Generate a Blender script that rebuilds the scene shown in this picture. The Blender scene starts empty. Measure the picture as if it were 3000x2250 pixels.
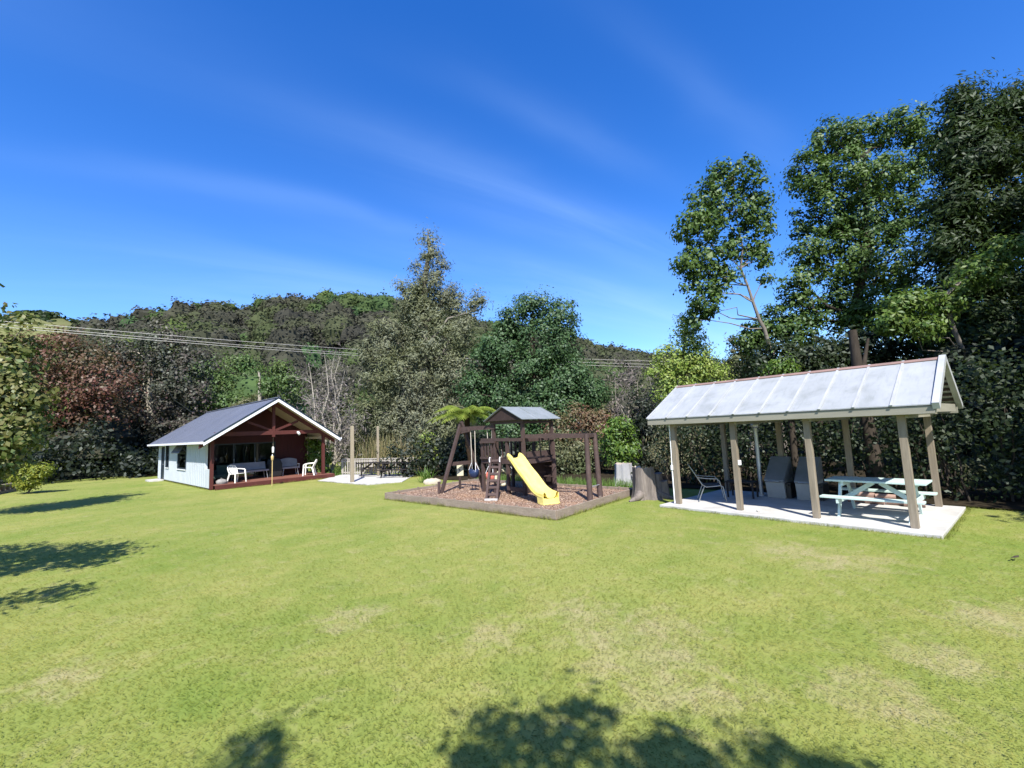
import bpy, math, random
import numpy as np
from mathutils import Vector, Matrix

rng = np.random.default_rng(7)
random.seed(7)
SC = bpy.context.scene
COL = SC.collection

# ------------------------------------------------------------------ camera model (survey of the place)
FPX, PITCH, ROLL, CAMH = 1320.86, .1029, -.0424, 2.2
cp, sp, cr, sr = math.cos(PITCH), math.sin(PITCH), math.cos(ROLL), math.sin(ROLL)
cR = np.array([1., 0, 0]); cF = np.array([0, cp, sp]); cU = np.array([0, -sp, cp])
R2 = cr * cR + sr * cU
U2 = -sr * cR + cr * cU
CAM = np.array([0, 0, CAMH])
def ray(px, py): return cF + R2 * (px - 1500) / FPX + U2 * (1125 - py) / FPX
def at(px, py, d):                       # point at forward distance d (metres)
    r = ray(px, py); return CAM + r * d / r[1]
def gr(px, py, z=0.):                    # point on the ground
    r = ray(px, py); return CAM + r * (z - CAMH) / r[2]

# ------------------------------------------------------------------ materials
def newmat(name):
    m = bpy.data.materials.new(name); m.use_nodes = True
    nt = m.node_tree; nt.nodes.clear()
    out = nt.nodes.new('ShaderNodeOutputMaterial')
    return m, nt, out
def nd(nt, t, **kw):
    n = nt.nodes.new(t)
    for k, v in kw.items(): setattr(n, k, v)
    return n
def ramp(nt, stops, interp='LINEAR'):
    n = nd(nt, 'ShaderNodeValToRGB'); n.color_ramp.interpolation = interp
    e = n.color_ramp.elements
    while len(e) < len(stops): e.new(.5)
    for i, (p, c) in enumerate(stops):
        e[i].position = p; e[i].color = (c[0], c[1], c[2], 1)
    return n
def mixc(nt, fac, a, b, mode='MIX'):
    n = nd(nt, 'ShaderNodeMix', data_type='RGBA', blend_type=mode)
    L = nt.links
    for sock, v in ((n.inputs[0], fac), (n.inputs[6], a), (n.inputs[7], b)):
        if isinstance(v, (int, float)): sock.default_value = v
        elif isinstance(v, tuple): sock.default_value = (v[0], v[1], v[2], 1)
        else: L.new(v, sock)
    return n.outputs[2]
def noise(nt, scale, detail=4, rough=.55, vec=None, dist=0.):
    n = nd(nt, 'ShaderNodeTexNoise'); n.inputs['Scale'].default_value = scale
    n.inputs['Detail'].default_value = detail; n.inputs['Roughness'].default_value = rough
    n.inputs['Distortion'].default_value = dist
    if vec is not None: nt.links.new(vec, n.inputs['Vector'])
    return n.outputs['Fac']
def objco(nt, scale=(1, 1, 1)):
    t = nd(nt, 'ShaderNodeTexCoord'); mp = nd(nt, 'ShaderNodeMapping')
    mp.inputs['Scale'].default_value = scale
    nt.links.new(t.outputs['Object'], mp.inputs['Vector']); return mp.outputs[0]
def wood(name, c1, c2, rough=.75, axis=(1, 1, 1), scale=6., bump=.25, spec=.25):
    m, nt, out = newmat(name); L = nt.links
    co = objco(nt, axis)
    f1 = noise(nt, scale, 6, .65, co); f2 = noise(nt, scale * .17, 3, .5, co)
    r = ramp(nt, [(.25, c1), (.75, c2)]); L.new(f1, r.inputs[0])
    c = mixc(nt, f2, r.outputs[0], tuple(x * .7 for x in c1))
    b = nd(nt, 'ShaderNodeBsdfPrincipled'); b.inputs['Roughness'].default_value = rough
    b.inputs['Specular IOR Level'].default_value = spec
    L.new(c, b.inputs['Base Color'])
    bp = nd(nt, 'ShaderNodeBump'); bp.inputs['Strength'].default_value = bump; bp.inputs['Distance'].default_value = .01
    L.new(f1, bp.inputs['Height']); L.new(bp.outputs[0], b.inputs['Normal'])
    L.new(b.outputs[0], out.inputs[0]); return m
def paint(name, c, rough=.5, dirt=.12, dirtc=None, scale=3., metal=0., spec=.4):
    m, nt, out = newmat(name); L = nt.links
    co = objco(nt)
    f = noise(nt, scale, 6, .6, co, .3)
    r = ramp(nt, [(.35, c), (.8, dirtc or tuple(x * (1 - dirt * 2.2) for x in c))]); L.new(f, r.inputs[0])
    b = nd(nt, 'ShaderNodeBsdfPrincipled'); b.inputs['Roughness'].default_value = rough
    b.inputs['Metallic'].default_value = metal; b.inputs['Specular IOR Level'].default_value = spec
    L.new(r.outputs[0], b.inputs['Base Color'])
    f2 = noise(nt, scale * 12, 3, .5, co)
    bp = nd(nt, 'ShaderNodeBump'); bp.inputs['Strength'].default_value = .08; bp.inputs['Distance'].default_value = .01
    L.new(f2, bp.inputs['Height']); L.new(bp.outputs[0], b.inputs['Normal'])
    L.new(b.outputs[0], out.inputs[0]); return m
def leafmat(name, cols, trans=.3, gloss=.05, patch=None, pscale=.5, rough=.5):
    """cols: colours spread over the single leaves; patch: a colour that comes in patches"""
    m, nt, out = newmat(name); L = nt.links
    g = nd(nt, 'ShaderNodeNewGeometry')
    n = len(cols)
    r = ramp(nt, [(i / max(n - 1, 1), c) for i, c in enumerate(cols)]); L.new(g.outputs['Random Per Island'], r.inputs[0])
    c = r.outputs[0]
    co = objco(nt)
    f = noise(nt, pscale, 3, .6, co)
    if patch is not None:
        rr = ramp(nt, [(.42, (0, 0, 0)), (.62, (1, 1, 1))]); L.new(f, rr.inputs[0])
        mm = nd(nt, 'ShaderNodeMath', operation='MULTIPLY'); L.new(rr.outputs[0], mm.inputs[0]); mm.inputs[1].default_value = .75
        c = mixc(nt, mm.outputs[0], c, patch)
    d = nd(nt, 'ShaderNodeBsdfDiffuse'); L.new(c, d.inputs[0])
    t = nd(nt, 'ShaderNodeBsdfTranslucent'); L.new(mixc(nt, .5, c, (.10, .16, .02)), t.inputs[0])
    gl = nd(nt, 'ShaderNodeBsdfGlossy'); gl.inputs['Roughness'].default_value = rough; gl.inputs[0].default_value = (.42, .46, .44, 1)
    m1 = nd(nt, 'ShaderNodeMixShader'); m1.inputs[0].default_value = trans
    L.new(d.outputs[0], m1.inputs[1]); L.new(t.outputs[0], m1.inputs[2])
    m2 = nd(nt, 'ShaderNodeMixShader'); m2.inputs[0].default_value = gloss
    L.new(m1.outputs[0], m2.inputs[1]); L.new(gl.outputs[0], m2.inputs[2])
    L.new(m2.outputs[0], out.inputs[0]); return m

M = {}
M['bark_grey'] = wood('bark_grey', (.16, .14, .12), (.32, .29, .25), .9, (3, 3, .7), 5, .6, .1)
M['bark_dark'] = wood('bark_dark', (.035, .028, .022), (.09, .075, .06), .9, (3, 3, .7), 5, .6, .1)
M['bark_pale'] = wood('bark_pale', (.30, .27, .22), (.5, .46, .38), .9, (3, 3, .7), 5, .5, .1)
M['twig'] = wood('twig', (.20, .17, .16), (.34, .30, .28), .9, (3, 3, .7), 5, .4, .1)
M['fern_trunk'] = wood('fern_trunk', (.03, .02, .012), (.07, .045, .03), .95, (8, 8, 8), 4, .8, .05)
M['white_board'] = paint('white_board', (.50, .54, .58), .5, .05, None, 1.2)
M['white_trim'] = paint('white_trim', (.78, .79, .80), .45, .05, None, 2.)
M['white_plastic'] = paint('white_plastic', (.78, .76, .70), .35, .06, None, 3.)
M['navy'] = paint('navy', (.018, .028, .045), .4, .1, None, 3.)
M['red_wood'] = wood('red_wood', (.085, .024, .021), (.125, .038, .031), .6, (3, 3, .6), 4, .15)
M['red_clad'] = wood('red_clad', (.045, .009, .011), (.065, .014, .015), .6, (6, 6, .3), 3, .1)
M['deck_wood'] = wood('deck_wood', (.19, .08, .058), (.29, .135, .10), .65, (.6, 6, 3), 4, .2)
M['cream'] = paint('cream', (.46, .40, .30), .6, .05, None, 1.)
M['concrete'] = paint('concrete', (.50, .49, .465), .85, .1, (.33, .32, .29), 1.6, 0, .2)
M['playwood'] = wood('playwood', (.058, .038, .034), (.118, .080, .071), .75, (2, 2, 2), 5, .3)
M['playdark'] = wood('playdark', (.035, .022, .02), (.06, .04, .035), .8, (2, 2, 2), 5, .3)
M['yellow'] = paint('yellow_plastic', (.78, .65, .15), .34, .04, (.72, .62, .22), 3., 0, .5)
M['grey_tin'] = paint('grey_tin', (.22, .24, .25), .5, .2, (.15, .17, .165), 2.5)
M['sleeper'] = wood('sleeper', (.21, .165, .13), (.40, .335, .275), .85, (2, 2, 7), 6, .5, .15)
M['grey_post'] = wood('grey_post', (.25, .21, .15), (.37, .32, .235), .8, (4, 4, .5), 5, .3, .15)
M['shelter_post'] = wood('shelter_post', (.20, .165, .12), (.38, .325, .25), .75, (6, 6, .5), 5, .3, .2)
M['beam_grey'] = wood('beam_grey', (.26, .25, .20), (.35, .33, .27), .7, (.6, .6, 4), 4, .15, .2)
M['batten'] = paint('batten', (.40, .41, .425), .5, .12, (.28, .29, .29), 2.)
M['ridge_brown'] = paint('ridge_brown', (.26, .165, .135), .6, .15, (.19, .13, .11), 3)
M['mint'] = paint('mint_paint', (.52, .64, .60), .45, .08, (.42, .54, .49), 2.5)
M['dark_table'] = wood('dark_table', (.022, .018, .018), (.045, .038, .036), .7, (2, 2, 2), 4, .2)
M['black'] = paint('black_paint', (.015, .015, .016), .4, .1, None, 3)
M['steel'] = paint('steel', (.32, .34, .35), .35, .15, (.22, .22, .22), 4, .7)
M['galv'] = paint('galv', (.5, .52, .55), .4, .15, None, 3, .6)
M['sling'] = paint('sling_fabric', (.055, .06, .065), .8, .2, None, 8)
M['bbq_lid'] = paint('bbq_lid', (.20, .215, .22), .45, .25, (.12, .13, .13), 2.5, .3)
M['bbq_front'] = paint('bbq_front', (.36, .35, .32), .6, .2, (.26, .25, .22), 2.5)
M['bench_grey'] = paint('bench_grey', (.21, .21, .23), .6, .15, (.15, .15, .16), 3)
M['rail_wood'] = wood('rail_wood', (.36, .33, .29), (.50, .47, .42), .8, (2, 2, 2), 5, .25, .15)
M['rope'] = wood('rope', (.42, .38, .31), (.58, .53, .44), .9, (1, 1, 8), 8, .3)
M['blue_plastic'] = paint('blue_plastic', (.018, .032, .08), .35, .1, None, 3)
M['red_plastic'] = paint('red_plastic', (.45, .10, .07), .4, .15, (.5, .22, .17), 3)
M['cream_box'] = paint('cream_box', (.55, .52, .36), .7, .15, (.42, .40, .28), 5)
M['bamboo'] = wood('bamboo', (.50, .36, .16), (.64, .48, .24), .6, (3, 3, .6), 4, .2)
M['rock'] = paint('rock', (.46, .40, .31), .9, .2, (.30, .27, .21), 4)
M['stump_top'] = wood('stump_top', (.36, .30, .24), (.50, .43, .36), .9, (3, 3, 1), 3, .4)
M['stump'] = wood('stump', (.12, .10, .088), (.36, .315, .28), .95, (7, 7, .5), 5, 1., .05)
M['stump_grey'] = wood('stump_grey', (.32, .32, .33), (.50, .50, .51), .95, (5, 5, .8), 2.4, .6, .05)
M['wire'] = paint('wire', (.62, .58, .52), .6, .05, None, 3)
M['bag'] = paint('bag', (.20, .19, .18), .8, .2, (.32, .31, .29), 6)
M['cloth_green'] = paint('cloth_green', (.02, .045, .035), .8, .2, None, 6)
M['dark_interior'] = paint('dark_interior', (.03, .028, .027), .9, .1, None, 2)
M['curtain'] = paint('curtain', (.5, .5, .52), .9, .1, None, 2)
M['log'] = wood('log', (.30, .19, .15), (.48, .34, .28), .9, (3, 3, 3), 4, .4)
def glassmat():
    m, nt, out = newmat('window_glass'); L = nt.links
    gl = nd(nt, 'ShaderNodeBsdfGlossy'); gl.inputs['Roughness'].default_value = .02; gl.inputs[0].default_value = (.9, .93, .95, 1)
    tr = nd(nt, 'ShaderNodeBsdfTransparent'); tr.inputs[0].default_value = (.55, .6, .6, 1)
    fr = nd(nt, 'ShaderNodeFresnel'); fr.inputs[0].default_value = 1.5
    ad = nd(nt, 'ShaderNodeMath', operation='ADD'); L.new(fr.outputs[0], ad.inputs[0]); ad.inputs[1].default_value = .03
    mx = nd(nt, 'ShaderNodeMixShader'); L.new(ad.outputs[0], mx.inputs[0]); L.new(tr.outputs[0], mx.inputs[1]); L.new(gl.outputs[0], mx.inputs[2])
    L.new(mx.outputs[0], out.inputs[0]); return m
M['glass'] = glassmat()
def cabin_roof_mat():
    m, nt, out = newmat('cabin_roofing'); L = nt.links
    co = objco(nt); f = noise(nt, .8, 5, .6, co); f2 = noise(nt, 14, 3, .6, co)
    r = ramp(nt, [(.3, (.115, .128, .165)), (.7, (.145, .158, .20))]); L.new(f, r.inputs[0])
    b = nd(nt, 'ShaderNodeBsdfPrincipled'); b.inputs['Roughness'].default_value = .38; b.inputs['Specular IOR Level'].default_value = .5
    L.new(r.outputs[0], b.inputs['Base Color']); L.new(b.outputs[0], out.inputs[0]); return m
M['cabin_roof'] = cabin_roof_mat()
def shelter_roof_mat():
    m, nt, out = newmat('weathered_roof_sheet'); L = nt.links
    co = objco(nt, (1, 1, 1)); f = noise(nt, 1.1, 6, .62, co, .6); f2 = noise(nt, 5, 5, .7, objco(nt, (2.5, .5, .5)))
    r = ramp(nt, [(.32, (.345, .36, .375)), (.55, (.295, .31, .316)), (.76, (.215, .23, .226))]); L.new(f, r.inputs[0])
    r2 = ramp(nt, [(.5, (1, 1, 1)), (.8, (.78, .80, .76))]); L.new(f2, r2.inputs[0])
    c = mixc(nt, 1., r.outputs[0], r2.outputs[0], 'MULTIPLY')
    b = nd(nt, 'ShaderNodeBsdfPrincipled'); b.inputs['Roughness'].default_value = .5; b.inputs['Specular IOR Level'].default_value = .35
    L.new(c, b.inputs['Base Color']); L.new(b.outputs[0], out.inputs[0]); return m
M['shelter_roof'] = shelter_roof_mat()
WORN = [(1400, 1430, .75), (1290, 1375, .5), (1500, 1490, .5), (1420, 1350, .6), (1800, 1205, .9), (1700, 1185, .7), (130, 1465, .45), (2150, 1330, .6), (1060, 1365, .45), (1250, 1320, .6), (2050, 1420, .5), (760, 1330, .5), (1900, 1500, .5)]
def grass_colour(nt, stops):
    """shared by the turf sheet and its blades: green, yellowing and worn zones of the lawn"""
    L = nt.links; co = objco(nt)
    big = noise(nt, .16, 4, .6, co, .5); mid = noise(nt, 1.3, 7, .68, co, .5)
    r = ramp(nt, [(.30, stops[0]), (.5, stops[1]), (.70, stops[2])]); L.new(mid, r.inputs[0])
    r2 = ramp(nt, [(.34, stops[0]), (.64, stops[2])]); L.new(big, r2.inputs[0])
    c = mixc(nt, .5, r.outputs[0], r2.outputs[0])
    acc = None
    for vx, vy, rad in WORN:
        p = gr(vx * 3000 / 2212., vy * 3000 / 2212.)
        v = nd(nt, 'ShaderNodeVectorMath', operation='DISTANCE'); L.new(co, v.inputs[0]); v.inputs[1].default_value = tuple(p)
        k = nd(nt, 'ShaderNodeMapRange', interpolation_type='SMOOTHSTEP'); L.new(v.outputs['Value'], k.inputs[0])
        k.inputs[1].default_value = 0; k.inputs[2].default_value = rad * 1.5; k.inputs[3].default_value = 1; k.inputs[4].default_value = 0
        if acc is None: acc = k.outputs[0]
        else:
            m = nd(nt, 'ShaderNodeMath', operation='MAXIMUM'); L.new(acc, m.inputs[0]); L.new(k.outputs[0], m.inputs[1]); acc = m.outputs[0]
    pn = noise(nt, 3.2, 6, .68, co, .8)
    # noise breaks the patches up; a little of it everywhere
    ad = nd(nt, 'ShaderNodeMath', operation='MULTIPLY_ADD'); L.new(acc, ad.inputs[0]); ad.inputs[1].default_value = .24; L.new(pn, ad.inputs[2])
    rp = ramp(nt, [(.54, (0, 0, 0)), (.82, (1, 1, 1))]); L.new(ad.outputs[0], rp.inputs[0])
    m5 = nd(nt, 'ShaderNodeMath', operation='MULTIPLY'); L.new(rp.outputs[0], m5.inputs[0]); m5.inputs[1].default_value = .6
    return mixc(nt, m5.outputs[0], c, (.34, .285, .165)), co
def lawn_mat():
    m, nt, out = newmat('lawn'); L = nt.links
    c, co = grass_colour(nt, [(.125, .184, .033), (.189, .226, .048), (.280, .264, .087)])
    fine = noise(nt, 22, 4, .7, co)
    rf = ramp(nt, [(.25, (.84, .84, .84)), (.75, (1.12, 1.12, 1.12))]); L.new(fine, rf.inputs[0])
    c = mixc(nt, 1., c, rf.outputs[0], 'MULTIPLY')
    b = nd(nt, 'ShaderNodeBsdfPrincipled'); b.inputs['Roughness'].default_value = .9; b.inputs['Specular IOR Level'].default_value = .1
    L.new(c, b.inputs['Base Color'])
    bp = nd(nt, 'ShaderNodeBump'); bp.inputs['Strength'].default_value = .35; bp.inputs['Distance'].default_value = .02
    L.new(fine, bp.inputs['Height']); L.new(bp.outputs[0], b.inputs['Normal'])
    L.new(b.outputs[0], out.inputs[0]); return m
M['lawn'] = lawn_mat()
def blade_mat():
    m, nt, out = newmat('grass_blade'); L = nt.links
    c, co = grass_colour(nt, [(.148, .212, .038), (.220, .257, .055), (.318, .296, .097)])
    g = nd(nt, 'ShaderNodeNewGeometry')
    r = ramp(nt, [(0, (.72, .80, .70)), (.5, (1, 1, 1)), (.88, (1.2, 1.16, 1.12)), (1, (1.5, 1.35, 1.5))]); L.new(g.outputs['Random Per Island'], r.inputs[0])
    c = mixc(nt, 1., c, r.outputs[0], 'MULTIPLY')
    # short turf scatters light like one soft surface: blade normals lean to the vertical
    vm = nd(nt, 'ShaderNodeMix', data_type='VECTOR'); vm.inputs[0].default_value = .72; L.new(g.outputs['Normal'], vm.inputs[4]); vm.inputs[5].default_value = (0, 0, 1)
    vn = nd(nt, 'ShaderNodeVectorMath', operation='NORMALIZE'); L.new(vm.outputs[1], vn.inputs[0])
    d = nd(nt, 'ShaderNodeBsdfDiffuse'); L.new(c, d.inputs[0]); L.new(vn.outputs[0], d.inputs['Normal'])
    t = nd(nt, 'ShaderNodeBsdfTranslucent'); L.new(c, t.inputs[0])
    m1 = nd(nt, 'ShaderNodeMixShader'); m1.inputs[0].default_value = .4
    L.new(d.outputs[0], m1.inputs[1]); L.new(t.outputs[0], m1.inputs[2]); L.new(m1.outputs[0], out.inputs[0]); return m
M['blade'] = blade_mat()
def bark_ground():
    m, nt, out = newmat('bark_mulch'); L = nt.links
    co = objco(nt); v = nd(nt, 'ShaderNodeTexVoronoi'); v.inputs['Scale'].default_value = 26; L.new(co, v.inputs['Vector'])
    r = ramp(nt, [(0, (.18, .118, .084)), (.5, (.30, .21, .155)), (1, (.41, .31, .235))]); L.new(v.outputs['Color'], r.inputs[0])
    f = noise(nt, .9, 4, .6, co); r2 = ramp(nt, [(.35, (.8, .8, .85)), (.7, (1.12, .95, .78))]); L.new(f, r2.inputs[0])
    c = mixc(nt, 1., r.outputs[0], r2.outputs[0], 'MULTIPLY')
    b = nd(nt, 'ShaderNodeBsdfPrincipled'); b.inputs['Roughness'].default_value = .95; b.inputs['Specular IOR Level'].default_value = .1
    L.new(c, b.inputs['Base Color'])
    bp = nd(nt, 'ShaderNodeBump'); bp.inputs['Strength'].default_value = .8; bp.inputs['Distance'].default_value = .03
    L.new(v.outputs['Distance'], bp.inputs['Height']); L.new(bp.outputs[0], b.inputs['Normal'])
    L.new(b.outputs[0], out.inputs[0]); return m
M['mulch'] = bark_ground()
M['mulch_chip'] = leafmat('mulch_chip', [(.15, .095, .065), (.30, .21, .155), (.46, .36, .275)], 0., .02)
def hill_mat(name, cols, scale):
    m, nt, out = newmat(name); L = nt.links
    f = noise(nt, scale, 6, .65, objco(nt))
    r = ramp(nt, [(.3 + .4 * i / (len(cols) - 1), c) for i, c in enumerate(cols)]); L.new(f, r.inputs[0])
    b = nd(nt, 'ShaderNodeBsdfDiffuse'); L.new(r.outputs[0], b.inputs[0]); L.new(b.outputs[0], out.inputs[0]); return m
M['hill_under'] = hill_mat('hill_undergrowth', [(.012, .014, .012), (.025, .03, .02)], .08)
M['pasture'] = hill_mat('hill_pasture', [(.10, .115, .045), (.145, .15, .065), (.115, .11, .055)], .03)
M['shade_litter'] = hill_mat('shaded_litter_ground', [(.018, .016, .011), (.045, .036, .024)], 1.5)  # darkened so the shade under the trees sits in the colour

# leaf kinds
LM = {}
LM['broad'] = leafmat('leaf_broad_dark', [(0.027, 0.059, 0.021), (0.045, 0.092, 0.031), (0.075, 0.130, 0.047)], .22, .05)
LM['glossy'] = leafmat('leaf_glossy_green', [(0.027, 0.062, 0.015), (0.046, 0.096, 0.021), (0.087, 0.138, 0.035)], .25, .05, (0.076, 0.128, 0.015), .35)
LM['left'] = leafmat('leaf_large_green', [(0.059, 0.102, 0.023), (0.102, 0.145, 0.034), (0.172, 0.183, 0.059), (0.215, 0.183, 0.069)], .3, .06, (0.140, 0.134, 0.032), .6)
LM['rust'] = leafmat('leaf_rusty', [(0.086, 0.030, 0.025), (0.139, 0.049, 0.038), (0.098, 0.055, 0.029), (0.172, 0.079, 0.056)], .25, .05, (0.080, 0.070, 0.031), .25)
LM['plum'] = leafmat('leaf_grey_plum', [(0.052, 0.044, 0.039), (0.069, 0.067, 0.047), (0.093, 0.079, 0.065), (0.081, 0.047, 0.049)], .2, .05, (0.044, 0.060, 0.034), .3)
LM['fresh'] = leafmat('leaf_fresh_green', [(0.046, 0.098, 0.025), (0.069, 0.132, 0.032), (0.098, 0.149, 0.046)], .3, .05, (0.086, 0.115, 0.025), .4)
LM['yellowgreen'] = leafmat('leaf_yellow_green', [(0.141, 0.227, 0.031), (0.206, 0.294, 0.049), (0.293, 0.374, 0.083), (0.238, 0.267, 0.055)], .35, .05)
LM['bright'] = leafmat('leaf_bright_green', [(0.059, 0.123, 0.016), (0.091, 0.169, 0.019), (0.139, 0.205, 0.029)], .35, .06)
LM['conifer'] = leafmat('leaf_brown_conifer', [(0.088, 0.094, 0.064), (0.137, 0.144, 0.087), (0.184, 0.185, 0.113), (0.117, 0.137, 0.106)], .2, .04, (0.117, 0.132, 0.054), .28)
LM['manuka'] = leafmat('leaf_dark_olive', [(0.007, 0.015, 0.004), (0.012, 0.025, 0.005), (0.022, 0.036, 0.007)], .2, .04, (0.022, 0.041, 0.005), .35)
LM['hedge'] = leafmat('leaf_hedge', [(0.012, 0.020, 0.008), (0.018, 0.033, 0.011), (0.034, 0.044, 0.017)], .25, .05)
LM['redshrub'] = leafmat('leaf_red_shrub', [(0.138, 0.057, 0.040), (0.196, 0.086, 0.060), (0.103, 0.086, 0.040), (0.230, 0.138, 0.092)], .25, .05, (0.081, 0.098, 0.032), .7)
LM['straw'] = leafmat('leaf_straw', [(.26, .22, .10), (.34, .28, .15), (.16, .19, .06), (.30, .22, .14)], .3, .04)
LM['golden'] = leafmat('leaf_golden', [(.11, .155, .015), (.17, .20, .022), (.24, .24, .03)], .3, .04)
LM['sapling'] = leafmat('leaf_sapling', [(0.060, 0.119, 0.017), (0.089, 0.153, 0.022), (0.136, 0.187, 0.034)], .35, .05)
LM['fern'] = leafmat('leaf_fern', [(0.128, 0.198, 0.023), (0.192, 0.256, 0.036), (0.269, 0.307, 0.058)], .35, .05)
LM['flax'] = leafmat('leaf_flax', [(.07, .14, .02), (.11, .20, .03), (.17, .25, .05)], .3, .06)
LM['greytwig'] = leafmat('twig_grey', [(0.118, 0.100, 0.100), (0.164, 0.141, 0.136), (0.209, 0.182, 0.164)], .1, .02)
LM['scrub'] = leafmat('leaf_scrub', [(0.079, 0.086, 0.040), (0.122, 0.125, 0.061), (0.165, 0.157, 0.086)], .25, .04, (0.072, 0.100, 0.037), .4)
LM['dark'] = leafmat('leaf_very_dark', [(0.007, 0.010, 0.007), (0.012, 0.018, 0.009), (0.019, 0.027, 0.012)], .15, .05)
LM['paleolive'] = leafmat('leaf_pale_olive', [(0.125, 0.131, 0.062), (0.181, 0.175, 0.094), (0.237, 0.219, 0.125)], .3, .05)
LM['tallgrass'] = leafmat('leaf_tall_grass', [(.07, .15, .025), (.11, .20, .035), (.17, .24, .06)], .3, .04)

# ------------------------------------------------------------------ objects
LOCAL = {}
def tag(o, label=None, cat=None, group=None, kind=None):
    if label: o['label'] = label
    if cat: o['category'] = cat
    if group: o['group'] = group
    if kind: o['kind'] = kind
    return o
def thing(name, label, cat, loc=(0, 0, 0), rot=0., group=None, local=True):
    o = bpy.data.objects.new(name, None); COL.objects.link(o)
    o.empty_display_size = .2; o.location = [float(v) for v in loc]; o.rotation_euler = (0, 0, rot)
    LOCAL[o] = local
    return tag(o, label, cat, group)
def root(o):
    while o.parent: o = o.parent
    return o
def mesh_obj(name, me, mat, parent=None):
    o = bpy.data.objects.new(name, me); COL.objects.link(o)
    if mat is not None: me.materials.append(mat)
    if parent is not None: o.parent = parent
    return o
def copy_tree(o, parent=None):
    c = o.copy(); COL.objects.link(c); c.parent = parent
    for ch in o.children: copy_tree(ch, c)
    return c
class MB:
    def __init__(s): s.v = []; s.f = []; s.sm = []
    def add(s, vs, fs, smooth=False):
        b = len(s.v); s.v += [tuple(map(float, v)) for v in vs]; s.f += [tuple(i + b for i in f) for f in fs]; s.sm += [smooth] * len(fs); return s
    def box(s, c, size, ax=None):
        c = np.array(c, float); X, Y, Z = (np.eye(3) if ax is None else np.array(ax, float))
        h = np.array(size, float) / 2
        vs = [c + sx * h[0] * X + sy * h[1] * Y + sz * h[2] * Z for sz in (-1, 1) for sy in (-1, 1) for sx in (-1, 1)]
        return s.add(vs, [(0, 2, 3, 1), (4, 5, 7, 6), (0, 1, 5, 4), (2, 6, 7, 3), (0, 4, 6, 2), (1, 3, 7, 5)])
    def bx(s, x0, x1, y0, y1, z0, z1): return s.box(((x0 + x1) / 2, (y0 + y1) / 2, (z0 + z1) / 2), (x1 - x0, y1 - y0, z1 - z0))
    def beam(s, p, q, w, h, up=(0, 0, 1)):
        p = np.array(p, float); q = np.array(q, float); d = q - p; L = np.linalg.norm(d); d = d / L
        up = np.array(up, float)
        if abs(d @ up) > .98: up = np.array([1., 0, 0]) if abs(d[0]) < .9 else np.array([0, 1., 0])
        sd = np.cross(d, up); sd /= np.linalg.norm(sd); u2 = np.cross(sd, d)
        return s.box((p + q) / 2, (L, w, h), (d, sd, u2))
    def tube(s, pts, rad, n=8, cap=True):
        pts = [np.array(p, float) for p in pts]; N = len(pts)
        if not hasattr(rad, '__len__'): rad = [rad] * N
        vs = []; ref = None
        for i in range(N):
            t = pts[min(i + 1, N - 1)] - pts[max(i - 1, 0)]; t = t / (np.linalg.norm(t) + 1e-9)
            if ref is None: ref = np.array([1., 0, 0]) if abs(t[0]) < .8 else np.array([0, 1., 0])
            a = ref - t * (ref @ t); a /= np.linalg.norm(a); b = np.cross(t, a); ref = a
            for k in range(n):
                w = 2 * math.pi * k / n; vs.append(pts[i] + rad[i] * (math.cos(w) * a + math.sin(w) * b))
        fs = [(i * n + k, i * n + (k + 1) % n, (i + 1) * n + (k + 1) % n, (i + 1) * n + k) for i in range(N - 1) for k in range(n)]
        s.add(vs, fs, True)
        if cap:
            s.add(vs[:n], [tuple(range(n - 1, -1, -1))]); s.add(vs[-n:], [tuple(range(n))])
        return s
    def prism(s, poly, d):           # poly: list of 3d points, d: extrusion vector
        n = len(poly); d = np.array(d, float); P = [np.array(p, float) for p in poly]
        return s.add(P + [p + d for p in P], [tuple(range(n))[::-1], tuple(range(n, 2 * n))] + [(i, (i + 1) % n, n + (i + 1) % n, n + i) for i in range(n)])
    def build(s, name, mat, parent=None, bevel=0.):
        me = bpy.data.meshes.new(name)
        off = np.zeros(3)
        if parent is not None:
            r = root(parent)
            if not LOCAL.get(r, True): off = np.array(r.location)
        me.from_pydata([tuple(np.array(v) - off) for v in s.v], [], s.f); me.update()
        me.polygons.foreach_set('use_smooth', s.sm)
        o = mesh_obj(name, me, mat, parent)
        if bevel:
            md = o.modifiers.new('edge', 'BEVEL'); md.width = bevel; md.segments = 2; md.limit_method = 'ANGLE'
        return o

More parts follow.
